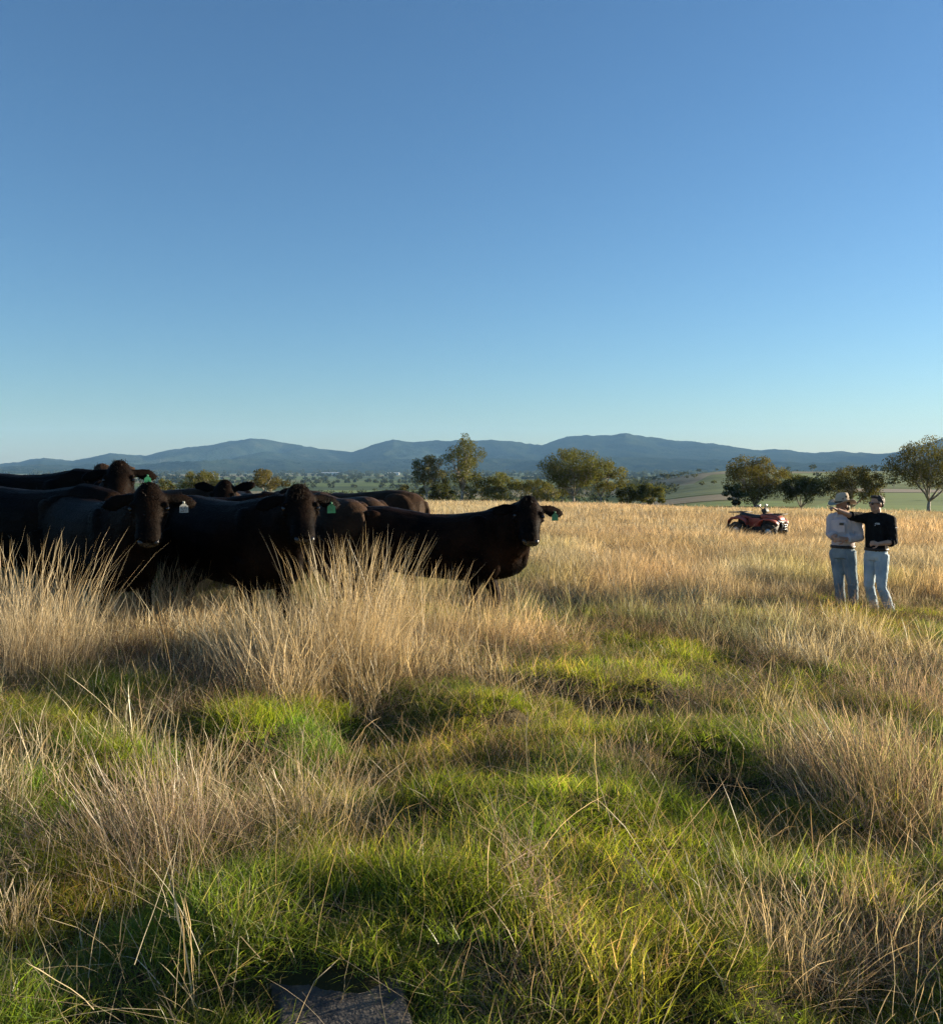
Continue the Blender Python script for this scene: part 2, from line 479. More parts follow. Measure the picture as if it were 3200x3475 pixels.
def quads_cloud(rng, centers, radii, n_each, size, base_col, sun_tips=0.0, droop=0.5):
    """leaf-sized quads spread through clumps; returns verts, faces, colours"""
    P = []; C = []
    for c, r, n in zip(centers, radii, n_each):
        d = rng.normal(size=(n, 3)); d /= np.linalg.norm(d, axis=1)[:, None]
        rr = rng.random(n) ** 0.42
        P.append(np.array(c) + d * rr[:, None] * np.array(r))
        k = 0.75 + 0.5 * rng.random()
        cc = np.array(base_col) * k * (0.75 + 0.5 * rng.random((n, 1)))
        cc[:, 0] *= 0.9 + 0.3 * rng.random(n)
        C.append(cc)
    P = np.concatenate(P); C = np.concatenate(C); n = len(P)
    L = size * (0.6 + 0.9 * rng.random(n)); W = L * (0.35 + 0.3 * rng.random(n))
    ax = rng.normal(size=(n, 3)); ax[:, 2] -= droop * 1.6; ax /= np.linalg.norm(ax, axis=1)[:, None]
    b = rng.normal(size=(n, 3)); b -= ax * (b * ax).sum(1)[:, None]; b /= np.linalg.norm(b, axis=1)[:, None]
    ax *= L[:, None] / 2; b *= W[:, None] / 2
    V = np.stack([P - ax, P - ax * .1 + b, P + ax, P - ax * .1 - b], 1).reshape(-1, 3)
    Fq = np.arange(4 * n).reshape(-1, 4).tolist()
    return V, Fq, np.repeat(C, 4, axis=0)

def make_tree(seed, h, w, trunk_frac=0.35, limbs=4, clumps=34, leaves=5500, leaf=0.20, color=(.10, .105, .036), lean=(0, 0), trunk_r=None, shape='round', bush=False, dead=0, depth=None):
    rng = np.random.RandomState(seed); rnd = random.Random(seed)
    depth = depth or w
    zc = h * (trunk_frac + 1) / 2; hz = h * (1 - trunk_frac) / 2
    cen = []; rad = []
    tries = 0
    while len(cen) < clumps and tries < 4000:
        tries += 1
        d = rng.normal(size=3); d /= np.linalg.norm(d)
        q = rng.random() ** 0.45
        x, y, z = d[0] * q * w / 2 * .98, d[1] * q * depth / 2 * .98, d[2] * q * hz * .88
        if shape == 'tall':
            k = 1.15 - 0.5 * (z / hz); x *= k * (0.6 + .4 * math.sin(z * 1.7 + seed)); y *= k * .7
        if shape == 'dome' and z < 0: z *= 0.8
        p = (x + lean[0] * (z / hz + 1), y + lean[1] * (z / hz + 1), zc + z)
        r0 = (w * .6 + h * .4) * (0.085 + 0.09 * rng.random())
        if any((p[0] - c[0]) ** 2 + (p[1] - c[1]) ** 2 + ((p[2] - c[2]) * 1.5) ** 2 < (0.62 * (r0 + r[0])) ** 2 for c, r in zip(cen, rad)): 
            if tries < 2500: continue
        cen.append(p); rad.append((r0, r0, r0 * (0.65 + .35 * rng.random())))
    tot = sum(r[0] ** 2 for r in rad)
    leaves = int(leaves * (1.8 if leaves > 1000 else 1))
    ne = [max(30, int(leaves * r[0] ** 2 / tot)) for r in rad]
    V, Fq, C = quads_cloud(rng, cen, rad, ne, leaf, color)
    crown = mesh_np('crown', V, Fq, C)
    # trunk and limbs
    bm = bmesh.new()
    tr = trunk_r or max(0.10, h * 0.022)
    fork = Vector((lean[0] * .2 + rnd.uniform(-.1, .1), lean[1] * .2, h * trunk_frac * (0.75 if not bush else 0.35)))
    tube(bm, [(0, 0, -.4), (0, 0, .05), fork * .5 + Vector((rnd.uniform(-.12, .12), 0, 0)), fork], [tr * 1.5, tr * 1.25, tr, tr * .9], 9)
    order = sorted(range(len(cen)), key=lambda i: math.atan2(cen[i][1], cen[i][0]))
    groups = [order[i::1][int(i * 0):] for i in range(0)]
    k = max(2, limbs); step = len(order) / k
    for g in range(k):
        mem = [cen[i] for i in order[int(g * step):int((g + 1) * step)]]
        if not mem: continue
        m = Vector(np.mean(mem, axis=0)); m.z = max(m.z, fork.z + .2)
        end = m + (m - fork) * .15
        mid = fork.lerp(end, .5) + Vector((rnd.uniform(-.1, .1) * w, rnd.uniform(-.1, .1) * w, -.03 * h))
        path = []
        for i in range(6):
            t = i / 5
            path.append(fork * (1 - t) ** 2 + mid * 2 * t * (1 - t) + end * t * t + Vector((rnd.uniform(-1, 1), rnd.uniform(-1, 1), 0)) * w * .008 * i)
        tube(bm, path, [tr * (.72 - .6 * i / 5) for i in range(6)], 7)
        for c in mem:
            c = Vector(c)
            j = rnd.choice([2, 3, 3, 4])
            s = path[j]
            md = s.lerp(c, .55) + Vector((rnd.uniform(-.04, .04) * w, rnd.uniform(-.04, .04) * w, rnd.uniform(-.05, .02) * h))
            tube(bm, [s, s.lerp(md, .6), md, md.lerp(c, .6), c], [tr * .26, tr * .22, tr * .17, tr * .12, tr * .05], 5)
    for d in range(dead):
        a = rnd.uniform(2.4, 4.0); ln = w * rnd.uniform(.3, .5)
        s = fork + Vector((0, 0, rnd.uniform(0, .25) * h)); e = s + Vector((math.cos(a) * ln, math.sin(a) * ln * .5, rnd.uniform(-.05, .16) * h))
        m1 = s.lerp(e, .5) + Vector((0, 0, .05 * h))
        tube(bm, [s, m1, e], [tr * .3, tr * .16, tr * .04], 5)
        for q in range(5):
            b0 = m1.lerp(e, rnd.random()); tube(bm, [b0, b0 + Vector((rnd.uniform(-.6, 0), rnd.uniform(-.4, .4), rnd.uniform(-.3, .6))) * .1 * h], [tr * .08, tr * .02], 4)
    trunk = bm_mesh(bm, 'trunk')
    trunk.materials.append(M_BARK); crown.materials.append(M_LEAF)
    return trunk, crown

def plant_tree(name, label, trunk, crown, loc, rz=0.0, sc=1.0, group=None, cat='tree'):
    e = empty(name, loc, rz, sc)
    link('trunk', trunk, None, e); link('crown', crown, None, e)
    tag(e, label, cat, group)
    return e

# near trees along the fall of the hill: (u of trunk, v of top, width px, distance, trunk frac, ...)
OL = (.112, .122, .044); DK = (.066, .080, .035); YL = (.135, .138, .050); GY = (.130, .132, .066)
NEAR = [
    ('gum_tree', 'slender pale multi-stemmed gum tree left of the tallest gum', 1450, 1545, 125, 118, dict(trunk_frac=.30, limbs=4, clumps=24, leaves=3000, color=GY, shape='dome')),
    ('gum_tree', 'tallest gum tree, narrow and leaning, rising above the mountain skyline', 1568, 1462, 165, 120, dict(trunk_frac=.24, limbs=5, clumps=36, leaves=4200, color=OL, shape='tall', lean=(.25, 0), dead=2)),
    ('shrub', 'low grey green scrub at the foot of the slender pale gum', 1395, 1642, 130, 122, dict(trunk_frac=.05, bush=True, clumps=16, leaves=2200, color=GY)),
    ('shrub', 'dark low scrub between the slender gum and the tallest gum', 1510, 1622, 120, 124, dict(trunk_frac=.05, bush=True, clumps=16, leaves=2400, color=DK)),
    ('shrub', 'rounded olive bush just right of the tallest gum', 1668, 1603, 190, 122, dict(trunk_frac=.06, bush=True, clumps=26, leaves=4200, color=OL)),
    ('shrub', 'bush with bare dead branches at the left of the broad gum', 1830, 1612, 190, 123, dict(trunk_frac=.08, bush=True, clumps=22, leaves=3200, color=YL, dead=5)),
    ('gum_tree', 'broad spreading gum tree with a forked white trunk beyond the cow facing the men', 1945, 1515, 240, 118, dict(trunk_frac=.20, limbs=6, clumps=54, leaves=8500, color=OL, shape='dome', dead=4)),
    ('gum_tree', 'yellowish gum tree growing into the right side of the broad gum', 2040, 1556, 150, 121, dict(trunk_frac=.25, limbs=4, clumps=26, leaves=4200, color=YL)),
    ('shrub', 'dark rounded bush right of the broad gum', 2130, 1634, 150, 124, dict(trunk_frac=.06, bush=True, clumps=20, leaves=3200, color=DK)),
    ('shrub', 'olive bush at the right end of the central clump of trees', 2212, 1634, 120, 122, dict(trunk_frac=.08, bush=True, clumps=18, leaves=2800, color=OL)),
    ('gum_tree', 'small thin gum standing left of the large gum behind the quad bike', 2490, 1640, 90, 117, dict(trunk_frac=.2, limbs=3, clumps=16, leaves=1800, color=DK)),
    ('gum_tree', 'large rounded gum tree behind the quad bike', 2562, 1541, 215, 120, dict(trunk_frac=.12, limbs=5, clumps=52, leaves=9000, color=(.115, .108, .037), shape='round')),
    ('gum_tree', 'dark gum tree with several thin trunks between the quad bike and the men', 2720, 1590, 180, 121, dict(trunk_frac=.12, limbs=5, clumps=42, leaves=7000, color=DK, shape='dome')),
    ('gum_tree', 'brownish gum tree directly behind the man in the hat', 2895, 1583, 210, 120, dict(trunk_frac=.14, limbs=5, clumps=46, leaves=7500, color=(.098, .094, .034), shape='dome')),
    ('gum_tree', 'tall gum tree cut off by the right edge of the picture', 3160, 1488, 270, 116, dict(trunk_frac=.22, limbs=6, clumps=58, leaves=9500, color=(.085, .085, .028), shape='dome')),
    ('gum_tree', 'round yellow topped gum crown above the backs of the left cattle', 678, 1594, 135, 125, dict(trunk_frac=.3, limbs=4, clumps=26, leaves=3600, color=YL, shape='dome')),
    ('gum_tree', 'brown leafed gum crown above the heads of the middle cattle', 910, 1592, 135, 125, dict(trunk_frac=.3, limbs=4, clumps=22, leaves=2800, color=(.125, .115, .05), shape='dome')),
    ('gum_tree', 'low gum crown just right of the raised cow heads', 555, 1622, 75, 128, dict(trunk_frac=.3, limbs=3, clumps=12, leaves=1500, color=YL, shape='dome')),
]
for i, (nm, lab, u, vt, wpx, Y, kw) in enumerate(NEAR):
    top = px(u, vt, Y)
    gz = Hf(top.x, Y)
    h = top.z - gz
    t, c = make_tree(100 + i, h, wpx / F_PX * Y, **kw)
    plant_tree(nm, lab, t, c, (top.x, Y, gz), group=None, cat='tree' if nm == 'gum_tree' else 'shrub')

# scattered trees on the far slope
FAR = []
for i in range(5):
    FAR.append(make_tree(300 + i, 8.0, 8.5, trunk_frac=.22, limbs=3, clumps=14, leaves=750, leaf=.75, color=[DK, OL, DK, (.075, .085, .034), OL][i], shape='dome', depth=8.5))
spots = []   # (u, v_base, height px)
for (x, y, s) in [(20, 362, 22), (95, 380, 34), (130, 368, 26), (158, 362, 22), (193, 362, 22), (218, 385, 30), (245, 360, 26), (315, 382, 34), (290, 415, 36), (240, 422, 28), (185, 412, 28), (125, 424, 30), (40, 415, 36), (335, 465, 38),
                  (410, 455, 36), (880, 364, 34), (1030, 346, 50), (805, 352, 18), (1250, 346, 28), (1205, 346, 20), (1425, 345, 50), (1480, 346, 44), (1535, 346, 44), (1380, 346, 26), (1060, 420, 50), (1540, 475, 70), (810, 430, 50), (935, 348, 12), (1310, 346, 22),
                  (1590, 400, 40), (70, 350, 18), (430, 372, 22), (560, 350, 16), (700, 360, 20), (1700, 345, 26), (1640, 380, 30), (1100, 352, 16), (1460, 420, 40)]:
    spots.append((2200 + x * .541, 1400 + y * .541, s * .541))
for (x, y, s) in [(1490, 412, 40), (1580, 405, 46), (1630, 400, 38), (1690, 362, 24), (1700, 412, 38), (1755, 388, 44), (1795, 372, 34), (1822, 362, 24), (1780, 424, 36), (1650, 418, 30), (1540, 395, 26), (1730, 360, 16)]:
    spots.append((1300 + x * .541, 1400 + y * .541, s * .541))
rs = random.Random(5)
ORD = ['first', 'second', 'third', 'fourth', 'fifth', 'sixth', 'seventh', 'eighth', 'ninth', 'tenth', 'eleventh', 'twelfth', 'thirteenth', 'fourteenth', 'fifteenth', 'sixteenth', 'seventeenth', 'eighteenth', 'nineteenth', 'twentieth', 'twenty-first', 'twenty-second', 'twenty-third', 'twenty-fourth', 'twenty-fifth', 'twenty-sixth', 'twenty-seventh', 'twenty-eighth', 'twenty-ninth', 'thirtieth']
ZONES = [(2260, 'just right of the central clump of trees'), (2440, 'on the slope left of the large rounded gum'), (2720, 'on the rise behind the large rounded gum'), (2930, 'on the rise behind the two men'), (9999, 'along the rise near the right edge')]
spots.sort(key=lambda q: q[0]); zone_n = {}
for i, (u, v, s) in enumerate(spots):
    p = gpt(u, max(v, 1592))
    if p.y > 1500:
        Y = 1020.0; p = px(u, v, Y); p.z = Hf(p.x, Y)
    d = p.y
    sc = max(.35, s / F_PX * d / 8.0)
    t, c = FAR[rs.randrange(5)]
    z = next(k for k, (lim, _) in enumerate(ZONES) if u < lim)
    zone_n[z] = zone_n.get(z, 0) + 1
    plant_tree('paddock_tree', '%s tree %s, %s from left' % ('larger' if s > 22 else 'small', ZONES[z][1], ORD[zone_n[z] - 1]), t, c, (p.x, p.y, Hf(p.x, p.y) - .05), rs.uniform(0, 6.28), sc, 'paddock trees dotted over the far slope')

# tree belts on the plain: far-off woodland that reads as one mass
def woodland():
    rng = np.random.RandomState(44)
    cen = []; rad = []
    def belt(u0, u1, Y0, Y1, n, s0=3.0, s1=6.0):
        Y = rng.uniform(Y0, Y1, n); x = (rng.uniform(u0, u1, n) - 1600) / F_PX * Y
        r = rng.uniform(s0, s1, n) * np.where(rng.random(n) < .4, .7, 1)
        z = H(x, Y)
        cen.extend(np.stack([x, Y, z + r * .8], 1).tolist()); rad.extend(np.stack([r * 1.1, r * 1.1, r * .85], 1).tolist())
    belt(-600, 2200, 1050, 1130, 90); belt(900, 1560, 620, 660, 60, 2.2, 4.2); belt(-600, 1500, 1500, 1640, 190)
    belt(-600, 2300, 2000, 2200, 240, 4, 7); belt(-600, 2400, 2700, 3000, 300, 5, 9); belt(-600, 3900, 3500, 4200, 520, 7, 13)
    belt(1700, 2300, 420, 560, 60, 2.5, 4.2); belt(1500, 2200, 700, 1000, 120, 3, 5); belt(2100, 3900, 2600, 3200, 160, 6, 11)
    belt(1450, 1900, 260, 330, 40, 1.8, 3.2); belt(2900, 3900, 1000, 1060, 60, 2.5, 4.5); belt(3300, 4600, 200, 420, 40, 2.5, 4.5)
    ne = [46] * len(cen)
    V, Fq, C = quads_cloud(rng, cen, rad, ne, 1.0, (.050, .062, .032))
    # leaf sprays grow with the distance they stand at
    Q = V.reshape(-1, 4, 3); m = Q.mean(1, keepdims=True); k = np.clip(m[:, :, 1:2] / 450, 1.4, 6.0)
    V = (m + (Q - m) * k).reshape(-1, 3)
    o = link('far_woodland', mesh_np('far_woodland', V, Fq, C), M_LEAF)
    tag(o, 'dark belts of trees strung across the distant valley plain', 'woodland', kind='stuff')
woodland()

def farm_shed():
    # pale farm buildings glinting on the plain
    mw = noise_mat('pale_shed_iron', (.55, .55, .54), (.72, .72, .70), 2.0, .5)
    for (u, v, w_, lab) in [(1120, 1601, 60, 'long pale farm shed far away on the plain below the left mountain'), (1335, 1600, 40, 'small pale farm shed far away below the saddle in the mountains')]:
        Y = 3300.0; p = px(u, v, Y); L = w_ / F_PX * Y; z = Hf(p.x, Y)
        e = empty('farm_shed', (p.x, Y, z))
        bm = bmesh.new(); box(bm, (0, 0, 3.5), (L, 14, 7)); link('wall', bm_mesh(bm, 'wall', False), mw, e)
        bm = bmesh.new()
        tube(bm, [(-L / 2 - .5, 0, 8.2), (L / 2 + .5, 0, 8.2)], [(8.5, 1.8)] * 2, 4, side=(0, 1, 0)); link('roof', bm_mesh(bm, 'roof', False), mw, e)
        tag(e, lab, 'shed')
farm_shed()
# ------------------------------------------------------------------ cattle
def coat_mat(name, dark, brown, lo, hi):
    m, nt, out = new_mat(name)
    b = N(nt, 'ShaderNodeBsdfPrincipled', Roughness=0.5)
    b.inputs['Specular IOR Level'].default_value = 0.025
    b.inputs['Sheen Weight'].default_value = 0.0; b.inputs['Sheen Roughness'].default_value = 0.4
    b.inputs['Sheen Tint'].default_value = (.55, .38, .25, 1)
    tc = N(nt, 'ShaderNodeTexCoord')
    n = N(nt, 'ShaderNodeTexNoise', Scale=2.2, Detail=7.0, Roughness=0.65); nt.links.new(tc.outputs['Object'], n.inputs['Vector'])
    nt.links.new(ramp(nt, n.outputs['Fac'], [(lo, dark), (hi, brown)]), b.inputs['Base Color'])
    mp = N(nt, 'ShaderNodeMapping'); mp.inputs['Scale'].default_value = (14, 30, 55); nt.links.new(tc.outputs['Object'], mp.inputs['Vector'])
    n2 = N(nt, 'ShaderNodeTexNoise', Scale=2.0, Detail=5.0); nt.links.new(mp.outputs[0], n2.inputs['Vector'])
    bp = N(nt, 'ShaderNodeBump', Strength=0.6, Distance=0.012); nt.links.new(n2.outputs['Fac'], bp.inputs['Height'])
    nt.links.new(bp.outputs['Normal'], b.inputs['Normal'])
    nt.links.new(b.outputs[0], out.inputs['Surface'])
    return m
M_BLACK = coat_mat('black_coat', (.0026, .0020, .0017), (.014, .0078, .0046), .42, .72)
M_BROWN = coat_mat('sun_browned_coat', (.022, .0135, .0085), (.062, .038, .024), .38, .68)
M_RED_BLACK = coat_mat('reddish_black_coat', (.003, .0021, .0017), (.024, .0115, .0062), .40, .68)
M_HAIR = noise_mat('coarse_hair', (.012, .009, .007), (.035, .024, .016), 8, .7)
M_NOSE = noise_mat('wet_nose', (.010, .010, .011), (.022, .021, .021), 30, .22, .3, spec=.6)
M_EYE = noise_mat('cow_eye', (.006, .004, .003), (.012, .008, .006), 10, .06, spec=.7)
M_TAGG = noise_mat('green_tag', (.010, .11, .052), (.014, .15, .07), 12, .45)
M_TAGW = noise_mat('pale_tag', (.30, .31, .28), (.48, .48, .44), 20, .5)
M_INK = noise_mat('tag_print', (.03, .03, .03), (.06, .06, .06), 10, .7)

def hair_strips(rng, base, dirs, n, length, width, spread):
    """short coarse hairs as thin three-sided spikes"""
    V = []; Fc = []
    for k in range(n):
        i = rng.randrange(len(base))
        b = Vector(base[i]) + Vector((rng.gauss(0, 1), rng.gauss(0, 1), rng.gauss(0, 1))) * spread * .25
        d = (Vector(dirs[i]) + Vector((rng.gauss(0, .35), rng.gauss(0, .35), rng.gauss(0, .35)))).normalized()
        s = d.orthogonal().normalized(); t = d.cross(s)
        L = length * rng.uniform(.5, 1.2); o = len(V)
        bend = Vector((0, 0, -.25)) * L
        for q in (0, 2.1, 4.2): V.append(tuple(b + (s * math.cos(q) + t * math.sin(q)) * width))
        V.append(tuple(b + d * L + bend * rng.uniform(-.6, 1)))
        Fc += [(o, o + 1, o + 3), (o + 1, o + 2, o + 3), (o + 2, o, o + 3)]
    return mesh_np('hair', V, Fc)

def coat_hair(me, seed, n):
    """short hairs lying back along the hide"""
    rng = np.random.RandomState(seed)
    P = mesh_pts(me).astype(float); nn = np.empty(len(P) * 3, np.float32); me.vertex_normals.foreach_get('vector', nn); nn = nn.reshape(-1, 3)
    i = rng.randint(len(P), size=n); b = P[i] + rng.normal(size=(n, 3)) * .006; nr = nn[i]
    d = nr * .55 + np.array([-.8, 0, -.45]) + rng.normal(size=(n, 3)) * .35
    d /= np.linalg.norm(d, axis=1)[:, None]
    sd = np.cross(nr, d); sd /= np.linalg.norm(sd, axis=1)[:, None] + 1e-9
    L = (.016 + .018 * rng.random(n))[:, None]
    V = np.stack([b - sd * .0022 - nr * .003, b + sd * .0022 - nr * .003, b + d * L], 1).reshape(-1, 3)
    return mesh_np('coat_hair', V, np.arange(3 * n).reshape(-1, 3).tolist())

def make_cow(name, label, loc, heading, coat, neck=(0, 25), head=(0, 50), scale=1.0, tags=(), stance=0.0, seed=0, detail=True, group='black cattle standing in a mob', roll=0.0, ear_lift=0.0, fat=1.0, belly=0.0, sway=0.0, tuft=.032, withers=0.0):
    """local frame: +X forward, +Y the cow's left, feet at z = 0. neck/head: (yaw, pitch) in degrees, yaw to the left, head pitch downwards"""
    rr = random.Random(seed)
    e = empty(name, loc, R(heading), scale)
    tag(e, label, 'cow', group)
    bm = bmesh.new()
    # trunk: x, top, bottom, half width
    st = [(-.99, 1.18, .98, .06), (-.95, 1.25, .86, .17), (-.86, 1.315, .74, .25), (-.70, 1.355, .66, .285), (-.50, 1.36, .60, .30), (-.25, 1.335, .55, .335), (.02, 1.315, .52, .355), (.28, 1.315, .50, .35),
          (.50, 1.345, .49, .315), (.66, 1.365, .50, .285), (.80, 1.345, .54, .24), (.92, 1.28, .57, .19), (1.00, 1.18, .62, .12), (1.03, 1.05, .72, .06)]
    rings = []
    for x, t, b, w in st:
        b += belly * (1 if -.6 < x < .7 else .5); t -= sway * math.exp(-((x - .15) / .42) ** 2) + withers * math.exp(-((x - .75) / .3) ** 2)
        c = Vector((x, 0, (t + b) / 2)); hh = (t - b) / 2; w = w * fat
        pts = []
        for k in range(22):
            a = 2 * math.pi * k / 22
            cu, sv = math.cos(a), math.sin(a)
            cu = math.copysign(abs(cu) ** .82, cu); sv = math.copysign(abs(sv) ** .90, sv)
            wid = w * (1 - .16 * max(0, sv) ** 2)                # narrower over the spine
            pts.append(c + Vector((0, cu * wid, sv * hh)))
        rings.append(pts)
    loft(bm, rings)
    # haunches and shoulders
    for s in (-1, 1):
        ellipsoid(bm, (-.66, s * .19, .98), (.27, .12, .34))
        ellipsoid(bm, (.60, s * .20, .92), (.20, .10, .36), Euler((0, R(-14), 0)).to_matrix())
        ellipsoid(bm, (-.62, s * .20, 1.24), (.12, .07, .08))    # hip points
        k = stance * s
        tube(bm, [(.60, s * .19, .80), (.55 + k * .2, s * .19, .66), (.58 + k * .6, s * .175, .42), (.585 + k * .7, s * .17, .37), (.575 + k * .9, s * .17, .17), (.58 + k, s * .17, .10), (.61 + k, s * .17, .055), (.625 + k, s * .17, .0)],
             [.14, .105, .066, .070, .044, .050, .050, .064], 12)
        tube(bm, [(-.64, s * .19, .95), (-.56 - k * .2, s * .22, .74), (-.66 - k * .5, s * .20, .58), (-.80 - k * .8, s * .175, .45), (-.805 - k * .8, s * .175, .40), (-.765 - k, s * .17, .18), (-.755 - k, s * .17, .10), (-.72 - k, s * .17, .055), (-.705 - k, s * .17, .0)],
             [.22, (.16), .11, .075, .062, .046, .052, .052, .066], 12)
    tube(bm, [(-.97, 0, 1.20), (-1.02, 0, 1.10), (-1.03, .01, .85), (-1.02, .02, .62), (-1.01, .02, .40), (-1.0, .02, .30)], [.045, .036, .026, .024, .045, .012], 8)
    # neck
    ny, np_ = R(neck[0]), R(neck[1])
    nd = Vector((math.cos(ny) * math.cos(np_), math.sin(ny) * math.cos(np_), math.sin(np_)))
    n0 = Vector((.70, 0, 1.03 - withers)); n1 = Vector((.90, 0, 1.08)) + nd * .12; poll = Vector((.82, 0, 1.14)) + nd * .50
    nside = Vector((-nd.y, nd.x, 0)).normalized()
    hy, hp = R(head[0]), R(head[1])
    ax = Vector((math.cos(hy) * math.cos(hp), math.sin(hy) * math.cos(hp), -math.sin(hp)))     # poll -> muzzle
    hs = Vector((-math.sin(hy), math.cos(hy), 0))                                             # to the animal's left
    if roll: hs = Matrix.Rotation(R(roll), 3, ax) @ hs
    hn = ax.cross(hs) * -1.0                                                                  # out of the forehead
    if hn.z < 0 and abs(hp) < R(80): hn = -hn
    hb = poll - hn * .12 + ax * .05
    tube(bm, [n0, n0.lerp(n1, .6), n1, n1.lerp(hb, .5), hb], [(.21, .36), (.205, .33), (.185, .28), (.155, .22), (.12, .16)], 16, side=nside)
    tube(bm, [(.92, 0, .66), (.99, 0, .74), Vector((1.0, 0, .88)) + nd * .06, n1 - Vector((0, 0, .24)) + nd * .08], [.07, .085, .07, .05], 10)   # brisket and dewlap
    HS = 1.12; A, B, NN = ax * HS, hs * HS, hn * HS
    # head
    hd = [(-.075, .05, .05), (-.04, .095, .095), (.02, .124, .125), (.08, .136, .142), (.14, .134, .147), (.20, .118, .135), (.26, .100, .115), (.32, .090, .098), (.375, .096, .092), (.415, .094, .082), (.44, .072, .060), (.455, .035, .03)]
    rings = []
    for d, w, hh in hd:
        c = poll + A * d - NN * (hh * .98 + max(0, d - .35) * .10)
        rings.append(ring_pts(c, hs, hn, w * HS, hh * HS, 18, 2.5))
    loft(bm, rings)
    ellipsoid(bm, poll + A * -.03 - NN * .05, (.075, .075, .06))
    eyes = []
    for s in (-1, 1):
        ep = poll + A * .145 + B * (s * .120) - NN * .052
        eyes.append((s, ep))
        ellipsoid(bm, ep + A * -.025 + NN * .012, (.036, .030, .030))
        ellipsoid(bm, ep + A * .03 - NN * .012, (.035, .022, .026))
        ellipsoid(bm, poll + A * .23 + B * (s * .06) - NN * .16, (.07, .04, .06))              # cheek
        er = poll + A * .015 + B * (s * .10) - NN * .075
        lift = ear_lift + (0.02 if s > 0 else -.02)
        ou = (hs * s + Vector((0, 0, -.10 + lift)) - NN * .18).normalized()
        tube(bm, [er, er + ou * HS * .05, er + ou * HS * .11, er + ou * HS * .17, er + ou * HS * .22, er + ou * HS * .255], [(.030, .027), (.046, .023), (.070, .021), (.074, .019), (.052, .017), (.016, .012)], 12, side=(ax * -1 + NN * .25))
    wide = fuse(bm, 'body', 0.0145, 5, 0.30 if detail else 0.16)
    wrinkle(wide, .008, 5.0, seed=seed); wrinkle(wide, .0035, 22.0, (1, 1, .6), seed=seed + 3)
    link('body', wide, coat, e)
    if detail:
        link('coat_hair', coat_hair(wide, seed, 9000), coat, e)['kind'] = 'stuff'
    # nose plate, eyes
    rot = Matrix((ax, hs, hn)).transposed()
    bm = bmesh.new()
    ellipsoid(bm, poll + A * .430 - NN * .070, (.040, .085, .058), rot, 16, 10)
    for s in (-1, 1):
        ellipsoid(bm, poll + A * .440 + B * (s * .052) - NN * .048, (.029, .029, .022), rot, 10, 7)
    link('nose', bm_mesh(bm, 'nose'), M_NOSE, e)
    for s, ep in eyes:
        bm = bmesh.new(); ellipsoid(bm, ep + B * (s * .012) + hn * .004, (.021, .019, .019), rot, 12, 8)
        link('eye', bm_mesh(bm, 'eye'), M_EYE, e)
    # coarse hair on the poll
    base = [poll + A * d + B * q - NN * (.02 + abs(q) * .25) for d in (-.06, -.03, 0, .04, .08) for q in (-.05, -.02, .02, .05)]
    base += [n1.lerp(hb, t) + Vector((0, 0, .15 - .05 * t)) for t in (.3, .6, .9)]
    dr = [(hn * .9 + Vector((0, 0, .5)) + ax * .3)] * 20 + [Vector((-.3, 0, .8))] * 3
    link('poll_hair', hair_strips(rr, base, dr, 300 if detail else 120, tuft, .0035, .06), M_HAIR, e)['kind'] = 'stuff'
    # ear tags hang from the ears
    for (s, c) in tags:
        er = poll + A * .015 + B * (s * .10) - NN * .075
        ou = (hs * s + Vector((0, 0, -.10 + ear_lift)) - NN * .18).normalized()
        p0 = er + ou * HS * .16 + hn * .045 + Vector((0, 0, -.03))
        tn = (hn * .8 + ax * .45); tn.z = 0; tn.rotate(Euler((0, 0, rr.uniform(-.35, .35)))); tn.normalize()                 # faces forward, hangs plumb
        tu = Vector((0, 0, 1)).cross(tn).normalized()
        outl = [(-.010, .012), (.010, .012), (.013, -.012), (.036, -.030), (.038, -.088), (-.038, -.088), (-.036, -.030), (-.013, -.012)]
        bm = bmesh.new()
        fr = [bm.verts.new(p0 + tu * x + Vector((0, 0, z)) + tn * .006) for x, z in outl]
        bk = [bm.verts.new(p0 + tu * x + Vector((0, 0, z)) + tn * .002) for x, z in outl]
        bm.faces.new(fr); bm.faces.new(bk[::-1])
        for k in range(8): bm.faces.new((fr[k], bk[k], bk[(k + 1) % 8], fr[(k + 1) % 8]))
        t = link('ear_tag', bm_mesh(bm, 'ear_tag', False), M_TAGG if c == 'g' else M_TAGW, e)
        bm = bmesh.new(); tube(bm, [p0 + tn * -.012, p0 + tn * .012], [.009, .009], 8); link('tag_button', bm_mesh(bm, 'tag_button'), M_TAGG if c == 'g' else M_TAGW, t)
        if c == 'w':
            # worn dark figures, too faint to read
            bm = bmesh.new()
            for (x, z, w_, h_) in [(-.022, -.045, .005, .022), (-.012, -.036, .014, .005), (-.012, -.056, .014, .005), (.004, -.046, .005, .022), (.016, -.036, .012, .005), (.020, -.048, .005, .020), (-.018, -.075, .016, .005), (-.004, -.074, .005, .016), (.014, -.074, .016, .006)]:
                box(bm, p0 + tu * x + Vector((0, 0, z)) + tn * .0066, (w_, .0012, h_), Matrix((tu, tn, Vector((0, 0, 1)))).transposed())
            link('tag_marks', bm_mesh(bm, 'tag_marks', False), M_INK, t)
    return e

def cow_at(name, label, u, Y, heading, coat, **kw):
    p = px(u, 1700, Y)
    gz = Hf(p.x, Y, True)
    return make_cow(name, label, (p.x, Y, gz + kw.pop('dz', 0.0) - .02), heading, coat, **kw)

